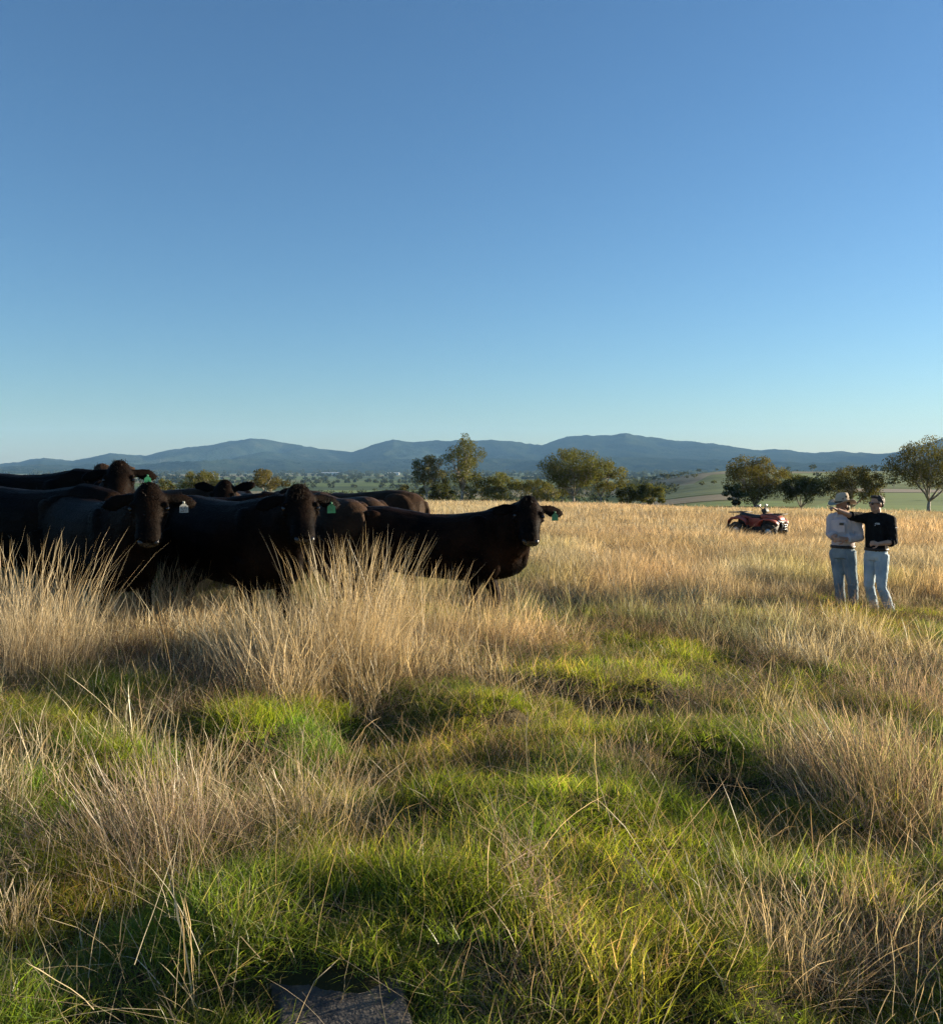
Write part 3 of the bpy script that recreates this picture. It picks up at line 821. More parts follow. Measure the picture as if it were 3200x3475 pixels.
cow_at('cow', 'black cow side-on at the right of the mob, head turned to us, green ear tag', 1460, 9.7, -6, M_RED_BLACK, neck=(-48, 35), head=(-84, 47), tags=[(1, 'g')], seed=1, stance=.17, scale=1.0, roll=-4, belly=.05, sway=.05, withers=.045)
cow_at('cow', 'black cow in the middle of the front row looking at us, tall poll tuft', 765, 8.55, -38, M_BLACK, neck=(-16, 37), head=(-34, 49), tags=[(1, 'g')], seed=2, stance=.09, scale=1.0, ear_lift=-.08, tuft=.055)
cow_at('cow', 'black cow with a pale numbered ear tag on the left of the front row', 318, 8.25, -44, M_BLACK, neck=(-6, 37), head=(-28, 54), tags=[(1, 'w')], seed=3, stance=.08, scale=.98, ear_lift=-.08)
cow_at('cow', 'brown tinged black cow at the left edge with its rump out of frame', 95, 8.9, -20, M_BLACK, neck=(-5, -18), head=(0, 62), seed=4, scale=1.02)
cow_at('cow', 'black cow behind the left edge cow, only its long back showing', 60, 10.2, -8, M_BLACK, neck=(10, -14), head=(10, 60), seed=5, scale=1.06, detail=False)
cow_at('cow', 'black cow with raised head and green tag above the pale tagged cow', 270, 10.3, -45, M_BLACK, neck=(0, 56), head=(-28, 50), tags=[(1, 'g')], seed=6, scale=1.0, ear_lift=-.02)
cow_at('cow', 'black cow mostly hidden with one ear and brown poll above the raised head', 345, 11.6, -68, M_BROWN, neck=(6, 60), head=(26, 28), seed=7, scale=1.02, roll=16, ear_lift=.12, detail=False)
cow_at('cow', 'black cow standing behind the middle front cow, sunlit back line showing', 690, 10.5, 12, M_BLACK, neck=(5, -22), head=(0, 62), seed=8, scale=.98, detail=False)
cow_at('cow', 'black cow facing away behind the pale ear tag, rounded rump showing', 560, 11.4, 200, M_BROWN, neck=(-5, -20), head=(0, 60), seed=9, scale=1.0, detail=False)
cow_at('cow', 'cow at the back of the mob with both ears pricked over other backs', 785, 12.6, -78, M_BLACK, neck=(-4, 38), head=(-10, 52), seed=10, scale=1.02, ear_lift=.42, detail=False)
cow_at('cow', 'cow at the back whose head shows just left of the tufted front cow', 880, 12.0, -60, M_BLACK, neck=(-4, 32), head=(-20, 55), seed=11, scale=1.02, ear_lift=.1, detail=False)
cow_at('cow', 'brown cow with its sunlit rump to us behind the tufted front cow', 1075, 10.25, 128, M_BROWN, neck=(0, -15), head=(0, 60), seed=12, scale=1.0, stance=-.06)
cow_at('cow', 'brown cow rump squeezed between the lit rump and the side-on cow', 1165, 11.3, 122, M_BROWN, neck=(0, -12), head=(0, 60), seed=13, scale=1.02, detail=False)
cow_at('cow', 'dark brown cow furthest back beside the side-on cow, rounded rump showing', 1195, 12.2, 170, M_BROWN, neck=(0, -12), head=(0, 60), seed=14, scale=1.05, detail=False)
cow_at('cow', 'cow at the very back with ear tips above the brown rumps', 1150, 13.6, -80, M_BLACK, neck=(0, 22), head=(5, 50), seed=15, scale=1.05, ear_lift=.35, detail=False)
# ------------------------------------------------------------------ two men talking
M_SKIN = noise_mat('skin', (.36, .19, .12), (.46, .26, .17), 9, .55, .15, 60, spec=.35)
M_HAIRP = noise_mat('dark_brown_hair', (.020, .013, .009), (.045, .028, .018), 40, .6, .6, 90)
M_SHIRTB = noise_mat('black_cotton', (.006, .006, .007), (.012, .012, .013), 14, .9, .35, 50, spec=.1)
M_SHIRTW = noise_mat('faded_pale_cotton', (.42, .36, .36), (.56, .48, .47), 5, .9, .35, 45, spec=.15)
M_JEANS = noise_mat('light_denim', (.26, .34, .41), (.46, .54, .58), 4, .9, .4, 70, spec=.15)
M_JEANS2 = noise_mat('worn_denim', (.13, .18, .22), (.26, .32, .35), 4, .9, .4, 70, spec=.15)
M_BELT = noise_mat('dark_leather', (.012, .009, .007), (.03, .02, .015), 12, .5)
M_BOOT = noise_mat('brown_boot', (.07, .045, .028), (.13, .085, .055), 9, .6, .3)
M_HAT = noise_mat('stained_felt', (.26, .21, .15), (.46, .39, .29), 3.5, .95, .3, 60, lo=.3, hi=.6, spec=.1)
M_HATS = noise_mat('sweat_stain', (.035, .026, .02), (.08, .06, .045), 6, .95)
M_LENS = noise_mat('black_sunglasses', (.004, .004, .005), (.008, .008, .009), 5, .12, spec=.6)
M_WHITE = noise_mat('white_print', (.70, .70, .70), (.80, .80, .80), 5, .8)
M_CARD = noise_mat('dark_leather_case', (.02, .016, .012), (.06, .05, .03), 9, .4)
M_PAPER = noise_mat('notebook', (.02, .018, .016), (.05, .045, .04), 9, .6)

class Fig:
    """joints given in zoom pixels of the photograph (x right, y down), depth d in metres towards the camera; 1.12 mm per pixel"""
    def __init__(s, x0, y0, k=.00112): s.x0, s.y0, s.k = x0, y0, k
    def __call__(s, x, y, d=0.0): return Vector(((x - s.x0) * s.k, -d, (s.y0 - y) * s.k))

def head_solids(bm, c, f, up, s=1.0):
    """skull, jaw, nose, brow, ears; c = middle of the head, f = facing direction"""
    f = Vector(f).normalized(); up = Vector(up).normalized(); up = (up - f * up.dot(f)).normalized(); l = up.cross(f)
    M = Matrix((f, l, up)).transposed()
    P = lambda a, b, z: c + f * a * s + l * b * s + up * z * s
    ellipsoid(bm, P(-.012, 0, .030), (.098 * s, .076 * s, .090 * s), M)
    ellipsoid(bm, P(.025, 0, -.035), (.066 * s, .062 * s, .080 * s), M)
    ellipsoid(bm, P(.058, 0, -.088), (.030 * s, .032 * s, .026 * s), M)
    for q in (-1, 1):
        tube(bm, [P(-.005, q * .060, -.055), P(.03, q * .045, -.085), P(.06, q * .016, -.097)], [.022 * s, .020 * s, .018 * s], 8)
        ellipsoid(bm, P(-.008, q * .079, -.004), (.018 * s, .009 * s, .031 * s), M, 10, 8)
        ellipsoid(bm, P(.074, q * .030, .024), (.014 * s, .024 * s, .009 * s), M, 8, 6)
        ellipsoid(bm, P(.060, q * .040, -.022), (.022 * s, .022 * s, .020 * s), M, 8, 6)
    tube(bm, [P(.080, 0, .018), P(.098, 0, -.008), P(.108, 0, -.024), P(.088, 0, -.034)], [.010 * s, .012 * s, .014 * s, .013 * s], 8)
    ellipsoid(bm, P(.082, 0, -.056), (.014 * s, .022 * s, .006 * s), M, 8, 6)
    ellipsoid(bm, P(.080, 0, -.067), (.014 * s, .020 * s, .007 * s), M, 8, 6)
    return P, M
def hand_solids(bm, wrist, d, palm_n, pose='curl', k=1.0, thumb=1):
    """d = direction of the fingers, palm_n = out of the palm; thumb = side of the thumb"""
    d = Vector(d).normalized(); n = Vector(palm_n); n = (n - d * n.dot(d)).normalized(); s = n.cross(d) * thumb
    tube(bm, [wrist - d * .01, wrist + d * .03 * k, wrist + d * .075 * k, wrist + d * .092 * k], [(.026 * k, .019 * k), (.036 * k, .017 * k), (.041 * k, .015 * k), (.036 * k, .012 * k)], 10, side=s)
    Ls = [.075, .083, .078, .060]
    for i in range(4):
        b = wrist + d * .085 * k + s * (.030 - .020 * i) * k
        L = Ls[i] * k
        if pose == 'point' and i == 0: bend = (.05, .05, .05)
        elif pose == 'point': bend = (1.25, 1.3, .7)
        elif pose == 'grip': bend = (1.0, 1.0, .5)
        else: bend = (.5 + .07 * i, .6, .4)
        a = 0; p = b; pts = [b - d * .02 * k, b]
        for seg, fr in zip(bend, (.45, .32, .23)):
            a += seg
            p = p + (d * math.cos(a) + n * math.sin(a)) * L * fr; pts.append(p)
        tube(bm, pts, [.0095 * k, .0095 * k, .0090 * k, .0082 * k, .0065 * k], 8)
    b = wrist + d * .025 * k + s * .034 * k
    q1 = b + (d * .6 + s * .7 + n * .25).normalized() * .038 * k
    q2 = q1 + (d * .9 + s * (.1 if pose == 'point' else .2) + n * .5).normalized() * .032 * k
    tube(bm, [wrist + d * .012 * k + s * .015 * k, b, q1, q2, q2 + (q2 - q1) * .5], [.014 * k, .0135 * k, .0115 * k, .0098 * k, .007 * k], 8)

def limb(bm, pts, radii, n=12): 
    """smooth limb through a few joints"""
    P = [Vector(p) for p in pts]; out = []; rad = []
    for i in range(len(P) - 1):
        for k in range(4):
            t = k / 4
            a = P[max(i - 1, 0)]; b = P[i]; c = P[i + 1]; d = P[min(i + 2, len(P) - 1)]
            out.append(b.lerp(c, t))
            rad.append(radii[i] * (1 - t) + radii[i + 1] * t)
    out.append(P[-1]); rad.append(radii[-1])
    tube(bm, out, rad, n)

def make_man(name, label, loc, J, facing_head, chest_n, mats, hat=False, hands=None, rz=0.0, scale=1.0, seed=0):
    e = empty(name, loc, rz, scale)
    tag(e, label, 'person')
    cn = Vector(chest_n).normalized(); side = Vector((0, 0, 1)).cross(cn).normalized()   # side = the man's left
    # ---- body: one skin
    bm = bmesh.new()
    P, M = head_solids(bm, J['head'], facing_head, J.get('head_up', (0, 0, 1)))
    tube(bm, [J['neck'] - Vector((0, 0, .06)), J['neck'], J['head'] - Vector((0, 0, .03))], [.065, .058, .056], 12)
    def torso(ext=0.0, low=0.0, top=0.0, tuck=0.0):
        pts = [J['hip'] - Vector((0, 0, .05 + low)), J['hip'] + Vector((0, 0, .04)), J['waist'], J['waist'].lerp(J['chest'], .5), J['chest'], J['chest'].lerp(J['neck'], .55), J['neck'] - Vector((0, 0, .015)) + Vector((0, 0, top))]
        rad = [(.142, .104), (.146, .108), (.140, .106), (.150, .110), (.166, .114), (.148, .098), (.068, .062)]
        tube(bm, pts, [(a + ext - tuck * (i == 0) - tuck * .35 * (i == 1), b + ext - tuck * (i == 0) - tuck * .35 * (i == 1)) for i, (a, b) in enumerate(rad)], 20, side=side, p=2.4)
        for q in ('L', 'R'): ellipsoid(bm, J['sh' + q] + Vector((0, 0, -.005)), (.068 + ext,) * 3)
        for q in ('L', 'R'): tube(bm, [J['neck'] - Vector((0, 0, .03)), J['sh' + q].lerp(J['neck'], .4) + Vector((0, 0, .005)), J['sh' + q]], [.06 + ext, .058 + ext, .06 + ext], 10)
    torso()
    for q in ('L', 'R'):
        tube(bm, [J['sh' + q], J['sh' + q].lerp(J['el' + q], .5), J['el' + q], J['el' + q].lerp(J['wr' + q], .35), J['wr' + q]], [.060, .052, .042, .043, .028], 12)
        tube(bm, [J['hp' + q] + Vector((0, 0, .05)), J['hp' + q].lerp(J['kn' + q], .5), J['kn' + q], J['kn' + q].lerp(J['an' + q], .35), J['an' + q], J['an' + q] - Vector((0, 0, .05))], [.092, .074, .056, .054, .040, .040], 12)
    for q, (d, n, pose, th) in hands.items(): hand_solids(bm, J['wr' + q], d, n, pose, 1.0, th)
    body = fuse(bm, 'body', .0065, 3, .35)
    link('body', body, M_SKIN, e)
    # ---- shirt
    bm = bmesh.new(); torso(.019, .01, -.018, .028)
    for q in ('L', 'R'):
        f = J['cuff'][q]
        end = J['el' + q].lerp(J['wr' + q], f)
        tube(bm, [J['sh' + q], J['sh' + q].lerp(J['el' + q], .5), J['el' + q], J['el' + q].lerp(end, .6), end], [.084, .076, .066, .066, .058], 14)
    sh = fuse(bm, 'shirt', .0095, 4, .6); wrinkle(sh, .007, 13, (1.2, 1.2, .8), seed); wrinkle(sh, .0045, 34, seed=seed + 2)
    so = link('shirt', sh, mats['shirt'], e)
    for q in ('L', 'R'):
        f = J['cuff'][q]; a = J['el' + q].lerp(J['wr' + q], f - .10); b = J['el' + q].lerp(J['wr' + q], f + .03)
        bm = bmesh.new(); tube(bm, [a, a.lerp(b, .5), b], [.066, .068, .064], 14)
        c = bm_mesh(bm, 'cuff'); wrinkle(c, .004, 30, seed=seed); link('cuff', c, mats['shirt'], so)
    # collar: a standing band round the neck, open at the front
    bm = bmesh.new(); nb = J['neck'] + Vector((0, 0, .005))
    for r0, r1, z0, z1 in ((.070, .066, -.03, .028), (.072, .092, .03, -.012)):
        prev = None
        for k in range(15):
            a = R(28 + (360 - 56) * k / 14); d = cn * math.cos(a) + side * math.sin(a)
            v = [bm.verts.new(nb + d * r0 + Vector((0, 0, z0))), bm.verts.new(nb + d * r1 + Vector((0, 0, z1)))]
            if prev: bm.faces.new((prev[0], v[0], v[1], prev[1]))
            prev = v
    cm = bm_mesh(bm, 'collar'); co = link('collar', cm, mats['shirt'], so)
    sol = co.modifiers.new('t', 'SOLIDIFY'); sol.thickness = .006
    # ---- jeans, belt, boots
    bm = bmesh.new()
    tube(bm, [J['hip'] - Vector((0, 0, .10)), J['hip'] - Vector((0, 0, .03)), J['hip'] + Vector((0, 0, .06))], [(.150, .118), (.164, .126), (.156, .120)], 18, side=side, p=2.3)
    ellipsoid(bm, J['hip'] - cn * .07 - Vector((0, 0, .05)), (.11, .11, .10))
    for q in ('L', 'R'):
        tube(bm, [J['hp' + q] + Vector((0, 0, .06)), J['hp' + q].lerp(J['kn' + q], .4), J['kn' + q], J['kn' + q].lerp(J['an' + q], .4), J['an' + q] - Vector((0, 0, .03))], [.104, .091, .070, .068, .066], 14)
    je = fuse(bm, 'jeans', .0095, 4, .6); wrinkle(je, .009, 11, (1, 1, 1.6), seed + 5); wrinkle(je, .005, 30, (.8, .8, 1.5), seed + 6)
    jo = link('jeans', je, mats['jeans'], e)
    bm = bmesh.new(); b0 = J['hip'] + Vector((0, 0, .06))
    tube(bm, [b0 - Vector((0, 0, .02)), b0 + Vector((0, 0, .02))], [(.172, .134), (.170, .133)], 20, side=side, p=2.3); link('belt', bm_mesh(bm, 'belt'), M_BELT, e)
    for q in ('L', 'R'):
        a = J['an' + q]; d = Vector(J['toe'])
        bm = bmesh.new()
        tube(bm, [a + Vector((0, 0, .10)), a + Vector((0, 0, .02)), a - Vector((0, 0, .045)) + d * .01], [.055, .052, .055], 12)
        tube(bm, [a - d * .07 - Vector((0, 0, .055)), a - Vector((0, 0, .045)), a + d * .09 - Vector((0, 0, .058)), a + d * .17 - Vector((0, 0, .066)), a + d * .205 - Vector((0, 0, .074))], [(.036, .03), (.045, .042), (.048, .032), (.042, .026), (.02, .014)], 12, side=Vector((-d.y, d.x, 0)))
        link('boot', fuse(bm, 'boot', .008, 3, .5), M_BOOT, e)
    return e, P, M, cn, side, so

# man in black, pointing: profile to the left, chest half towards us
f2 = Fig(1080, 1790)
J2 = dict(head=f2(1052, 335, .0), neck=f2(1064, 478, -.01), chest=f2(1075, 610, .0), waist=f2(1062, 870), hip=f2(1062, 985),
          shR=f2(972, 532, -.13), elR=f2(742, 498, -.02), wrR=f2(512, 408, .05), shL=f2(1178, 545, .13), elL=f2(1198, 825, .20), wrL=f2(950, 838, .32),
          hpR=f2(1022, 1050, -.07), knR=f2(1000, 1420, -.06), anR=f2(1105, 1725, -.12), hpL=f2(1105, 1050, .07), knL=f2(1092, 1430, .12), anL=f2(1240, 1730, .08),
          toe=Vector((-.85, -.5, 0)).normalized(), cuff=dict(R=.12, L=.22))
YM = 13.0
pm = px(2980, 1800, YM); gz2 = Hf(pm.x, YM)
e2, P2, M2, cn2, sd2, so2 = make_man('person', 'man in black shirt, sunglasses and pale jeans pointing left with outstretched arm', (pm.x, YM, gz2 - .01), J2, (-1, -.10, -.03), (-.80, -.60, 0), dict(shirt=M_SHIRTB, jeans=M_JEANS),
    hands=dict(R=(f2(380, 350, .08) - J2['wrR'], (0.1, .2, -1), 'point', 1), L=(f2(840, 815, .36) - J2['wrL'], (.0, .8, -.5), 'grip', -1)), seed=3)
def head_extras2():
    # short hair: a cap over the skull, longer at the crown
    bm = bmesh.new()
    ellipsoid(bm, P2(-.026, 0, .044), (.094, .079, .086), M2)
    ellipsoid(bm, P2(.030, 0, .104), (.058, .060, .024), M2)
    ellipsoid(bm, P2(-.072, 0, -.012), (.032, .056, .048), M2)
    h = fuse(bm, 'hair', .007, 2, .6)
    pts = mesh_pts(h).astype(float); c = np.array(P2(0, 0, 0)); f = np.array(M2.col[0]); u = np.array(M2.col[2])
    a = (pts - c) @ f; z = (pts - c) @ u                                  # keep the face and the neck clear
    cut = (a > .038) & (z < .062)
    pts[cut] -= np.outer(np.minimum((a[cut] - .038) * 1.0, .05), f) 
    h.vertices.foreach_set('co', pts.astype(np.float32).ravel()); h.update(); wrinkle(h, .006, 60)
    link('hair', h, M_HAIRP, e2)
    # sunglasses
    bm = bmesh.new()
    for q in (-1, 1):
        ellipsoid(bm, P2(.086, q * .034, .010), (.010, .031, .021), M2, 12, 8)
        tube(bm, [P2(.078, q * .063, .018), P2(.04, q * .078, .016), P2(-.012, q * .082, .012)], [(.004, .008)] * 3, 8, side=M2.col[2])
    tube(bm, [P2(.096, -.012, .018), P2(.098, .012, .018)], [.004, .004], 6)
    link('sunglasses', bm_mesh(bm, 'sunglasses'), M_LENS, e2)
    # breast logo and sleeve flash: short strokes of white stitching that cannot be read
    T = Matrix((sd2, cn2, Vector((0, 0, 1)))).transposed()
    o = J2['chest'] + cn2 * .152 + sd2 * .075 + Vector((0, 0, .02))
    bm = bmesh.new()
    for (x, z, w_, h_) in [(-.030, .004, .010, .016), (-.012, .002, .007, .011), (-.002, .002, .007, .011), (.009, .002, .008, .011), (.020, .003, .008, .012), (.031, .002, .006, .011), (-.036, -.020, .008, .012), (.004, .016, .05, .003)]:
        box(bm, o + sd2 * x + Vector((0, 0, z)), (w_, .006, h_), T)
    link('chest_logo', bm_mesh(bm, 'chest_logo', False), M_WHITE, so2)
    s = J2['shL'].lerp(J2['elL'], .32) + Vector((.045, -.075, 0))
    bm = bmesh.new()
    for (x, z, w_, h_) in [(-.02, 0, .018, .006), (0, .004, .020, .007), (.018, -.002, .014, .006)]:
        box(bm, s + Vector((x, x * .5, z)), (w_, .006, h_), Euler((0, R(12), R(30))).to_matrix())
    link('sleeve_logo', bm_mesh(bm, 'sleeve_logo', False), M_WHITE, so2)
head_extras2()

# man in the hat, hands together in front
f1 = Fig(650, 1760)
J1 = dict(head=f1(628, 415, .0), head_up=(-.10, 0, 1), neck=f1(648, 540, -.01), chest=f1(650, 650), waist=f1(648, 860), hip=f1(645, 985),
          shR=f1(556, 590, -.13), elR=f1(512, 775, -.06), wrR=f1(505, 815, .16), shL=f1(748, 590, .13), elL=f1(790, 812, .17), wrL=f1(575, 822, .24),
          hpR=f1(600, 1040, -.07), knR=f1(615, 1390, -.02), anR=f1(668, 1690, -.06), hpL=f1(692, 1040, .07), knL=f1(752, 1400, .08), anL=f1(790, 1700, .03),
          toe=Vector((-.8, -.6, 0)).normalized(), cuff=dict(R=.55, L=.80))
YM1 = 13.35
pm1 = px(2862, 1800, YM1); gz1 = Hf(pm1.x, YM1)
e1, P1, M1, cn1, sd1, so1 = make_man('person', 'man in a felt hat and faded pale shirt with his hands together', (pm1.x, YM1, gz1 - .01), J1, (-.96, -.30, -.12), (-.80, -.60, 0), dict(shirt=M_SHIRTW, jeans=M_JEANS2), scale=1.065,
    hands=dict(R=(Vector((-.75, -.65, -.1)), (.5, -.5, -.2), 'grip', -1), L=(f1(470, 815, .28) - J1['wrL'], (-.1, .9, -.3), 'curl', -1)), seed=11)
def head_extras1():
    bm = bmesh.new()
    ellipsoid(bm, P1(-.030, 0, .018), (.090, .080, .085), M1); ellipsoid(bm, P1(-.065, 0, -.03), (.040, .064, .055), M1)
    link('hair', fuse(bm, 'hair', .008, 2, .6), M_HAIRP, e1)
    # wide hat: brim dips front and back and curls up at the sides, pinched crown
    bm = bmesh.new(); rows = []
    f, l, u = M1.col[0], M1.col[1], M1.col[2]
    c = P1(-.005, 0, .055)
    for (r, dz) in ((.082, 0.0), (.100, -.002), (.130, -.004), (.155, .0), (.175, .006)):
        row = []
        for k in range(36):
            a = 2 * math.pi * k / 36; t = (r - .082) / .093
            x, y = math.cos(a) * (r + .020), math.sin(a) * r
            z = dz + t * (.034 * math.sin(a) ** 2 - .052 * (math.cos(a) ** 2) * (1.25 if math.cos(a) < 0 else .55))
            row.append(c + f * x + l * y + u * z)
        rows.append(row)
    loft(bm, rows, cap=False)
    brim = bm_mesh(bm, 'brim'); bo = link('hat_brim', brim, M_HAT, None)
    bm = bmesh.new(); rows = []
    for (z, r, pz) in ((-.004, .087, 0), (.03, .085, 0), (.07, .079, 0), (.105, .070, 0), (.125, .058, .006), (.132, .038, .016), (.128, .012, .024)):
        row = []
        for k in range(30):
            a = 2 * math.pi * k / 30
            x, y = math.cos(a) * (r + .020), math.sin(a) * r
            d = -pz * math.exp(-(y / .022) ** 2)
            if z > .06: y *= 1 - .22 * smooth(.0, 1, math.cos(a)) * (z - .06) / .07
            row.append(c + f * (x - z * .08) + l * float(y) + u * (z + d))
        rows.append(row)
    loft(bm, rows, cap=True)
    he = empty('hat'); tag(he, 'sweat stained tan felt hat with wide brim on the man beside the pointing arm', 'hat')
    he.location = e1.location; he.scale = e1.scale
    bo.parent = he; bo.name = 'brim'
    so_ = bo.modifiers.new('t', 'SOLIDIFY'); so_.thickness = .004
    link('crown_of_hat', bm_mesh(bm, 'hat_crown'), M_HAT, he)
    bm = bmesh.new(); tube(bm, [c + u * .002, c + u * .022], [(.1085, .0885), (.1075, .0878)], 30, side=f, cap=False); b = link('hat_band', bm_mesh(bm, 'hat_band'), M_HATS, he)
    bm = bmesh.new()
    for (a, z, s) in ((1.7, .075, .017), (2.35, .045, .014), (1.15, .05, .010)):
        p = c + f * (math.cos(a) * .104) + l * (math.sin(a) * .083) + u * z
        ellipsoid(bm, p, (.006, s * 1.3, s * .9), Matrix((f * math.cos(a) + l * math.sin(a), -f * math.sin(a) + l * math.cos(a), u)).transposed(), 10, 8)
    k = link('sweat_marks', bm_mesh(bm, 'sweat_marks'), M_HATS, he); k['kind'] = 'stuff'
    # dark case in the breast pocket
    T = Matrix((sd1, cn1, Vector((0, 0, 1)))).transposed()
    o = J1['chest'] + cn1 * .146 + sd1 * .055 + Vector((0, 0, .012))
    bm = bmesh.new(); box(bm, o, (.062, .014, .036), T, .004); link('pocket_case', bm_mesh(bm, 'pocket_case', False), M_CARD, so1)
    bm = bmesh.new(); box(bm, J1['chest'] + cn1 * .141 + sd1 * .055 + Vector((0, 0, -.05)), (.105, .008, .115), T, .003)
    pk = bm_mesh(bm, 'pocket', False); link('breast_pocket', pk, M_SHIRTW, so1)
head_extras1()
# ------------------------------------------------------------------ red quad bike parked in the straw
M_RED = noise_mat('faded_red_plastic', (.26, .040, .024), (.36, .080, .050), 6, .5, .1, 40, spec=.5)
M_BLK = noise_mat('black_plastic', (.012, .012, .013), (.03, .03, .03), 10, .6, .2)
M_SEAT = noise_mat('black_vinyl', (.010, .010, .012), (.022, .021, .024), 12, .5, .2)
M_TYRE = noise_mat('dusty_rubber', (.018, .017, .015), (.05, .044, .036), 10, .9, .5)
M_STEEL = noise_mat('grey_steel', (.22, .22, .22), (.40, .39, .37), 10, .35, metallic=.9)
M_LAMP = noise_mat('lamp_lens', (.55, .56, .55), (.70, .70, .68), 10, .12, spec=.7)
def build_quad():
    Y = 29.5; p = px(2572, 1830, Y)
    e = empty('quad_bike', (p.x, Y, Hf(p.x, Y)), R(-46), .92)
    e.scale = (.9, .9, .98)
    tag(e, 'red farm quad bike with racks and black handlebars parked in tall dry grass', 'quad bike')
    def part(name, bm, mat, parent=e, sm=True): return link(name, bm_mesh(bm, name, sm), mat, parent)
    V3 = Vector
    # wheels
    for (x, y, r, w) in ((.64, .42, .30, .20), (.64, -.42, .30, .20), (-.64, .41, .31, .26), (-.64, -.41, .31, .26)):
        bm = bmesh.new()
        prof = [(r * .52, -.42), (r * .80, -.5), (r * .95, -.40), (r, -.2), (r, .2), (r * .95, .40), (r * .80, .5), (r * .52, .42)]
        n = 40; rows = []
        for k in range(n):
            a = 2 * math.pi * k / n; lug = 1.0 + (.035 if k % 4 < 2 else 0)
            rows.append([V3((x + math.cos(a) * rr * (lug if rr > r * .9 else 1), y + q * w, r + math.sin(a) * rr * (lug if rr > r * .9 else 1))) for rr, q in prof])
        vs = [[bm.verts.new(v) for v in row] for row in rows]
        for k in range(n):
            a, b = vs[k], vs[(k + 1) % n]
            for j in range(len(prof) - 1): bm.faces.new((a[j], a[j + 1], b[j + 1], b[j]))
            bm.faces.new((a[-1], a[0], b[0], b[-1]))
        we = part('wheel', bm, M_TYRE); 
        bm = bmesh.new(); tube(bm, [(x, y - w * .36, r), (x, y - w * .30, r), (x, y + w * .30, r), (x, y + w * .36, r)], [r * .30, r * .53, r * .53, r * .30], 24, side=(1, 0, 0)); part('rim', bm, M_STEEL, we)
    # frame, engine, axles
    bm = bmesh.new()
    box(bm, (.0, 0, .52), (1.5, .34, .40), None, .05); box(bm, (.1, 0, .30), (.9, .34, .10), None, .03)
    tube(bm, [(.64, -.36, .32), (.64, .36, .32)], [.035, .035], 8); tube(bm, [(-.64, -.36, .33), (-.64, .36, .33)], [.045, .045], 8)
    part('engine', bm, M_BLK)
    for s in (-1, 1):
        bm = bmesh.new(); box(bm, (.02, s * .34, .31), (.62, .20, .04), None, .015); part('footwell', bm, M_BLK)
    # front cowl with its wings over the wheels
    bm = bmesh.new()
    tube(bm, [(.18, 0, .80), (.40, 0, .83), (.66, 0, .80), (.86, 0, .74), (.93, 0, .66)], [(.17, .10), (.26, .10), (.28, .10), (.25, .11), (.17, .08)], 16, side=(0, 1, 0), p=3)
    for s in (-1, 1):
        tube(bm, [(.26, s * .36, .56), (.33, s * .40, .70), (.50, s * .42, .745), (.70, s * .42, .745), (.86, s * .38, .69), (.95, s * .30, .60)], [(.13, .025), (.15, .03), (.16, .035), (.16, .035), (.15, .035), (.10, .03)], 12, side=(0, 1, 0), p=3)
    part('front_cowl', bm, M_RED)
    for s in (-1, 1):
        bm = bmesh.new(); ellipsoid(bm, (.925, s * .20, .675), (.035, .095, .045), Euler((0, R(-25), R(s * 16))).to_matrix()); part('headlight', bm, M_LAMP)
    bm = bmesh.new(); box(bm, (.95, 0, .665), (.03, .20, .09), Euler((0, R(-20), 0)).to_matrix(), .01); part('grille', bm, M_BLK, sm=False)
    # rear wings
    bm = bmesh.new()
    tube(bm, [(-.20, 0, .76), (-.45, 0, .79), (-.75, 0, .78), (-.93, 0, .72)], [(.15, .05), (.24, .06), (.27, .06), (.22, .05)], 14, side=(0, 1, 0), p=3)
    for s in (-1, 1):
        tube(bm, [(-.22, s * .36, .54), (-.32, s * .40, .70), (-.52, s * .42, .765), (-.78, s * .42, .755), (-.94, s * .40, .66), (-.99, s * .39, .54)], [(.12, .025), (.14, .03), (.16, .035), (.16, .035), (.13, .03), (.10, .02)], 12, side=(0, 1, 0), p=3)
    part('rear_wings', bm, M_RED)
    for s in (-1, 1):
        bm = bmesh.new(); box(bm, (-1.0, s * .40, .47), (.02, .20, .20), Euler((0, R(14), 0)).to_matrix(), .006); part('mudflap', bm, M_BLK, sm=False)
        bm = bmesh.new(); box(bm, (-.02, s * .235, .62), (.46, .05, .30), Euler((R(s * -10), 0, 0)).to_matrix(), .02); part('side_panel', bm, M_RED)
    bm = bmesh.new(); tube(bm, [(.22, 0, .84), (.08, 0, .80), (-.15, 0, .80), (-.45, 0, .845), (-.66, 0, .86), (-.72, 0, .84)], [(.10, .05), (.13, .065), (.15, .07), (.165, .07), (.15, .06), (.10, .03)], 14, side=(0, 1, 0), p=2.6); part('seat', bm, M_SEAT)
    # racks
    def rack(x0, x1, z, w):
        bm = bmesh.new(); h = w
        loop = [(x0, -h, z), (x0, h, z), (x1, h * .92, z + .01), (x1, -h * .92, z + .01), (x0, -h, z)]
        for a, b in zip(loop, loop[1:]): tube(bm, [a, b], [.013, .013], 8)
        for k in range(1, 5):
            y = -h + 2 * h * k / 5; tube(bm, [(x0, y, z), (x1, y * .92, z + .01)], [.010, .010], 6)
        for sx in (x0 * .8 + x1 * .2, x0 * .2 + x1 * .8):
            for s in (-1, 1): tube(bm, [(sx, s * h * .7, z), (sx, s * h * .6, z - .12)], [.010, .010], 6)
        return bm
    part('front_rack', rack(.42, .98, .905, .36), M_BLK); part('rear_rack', rack(-1.0, -.46, .935, .40), M_BLK)
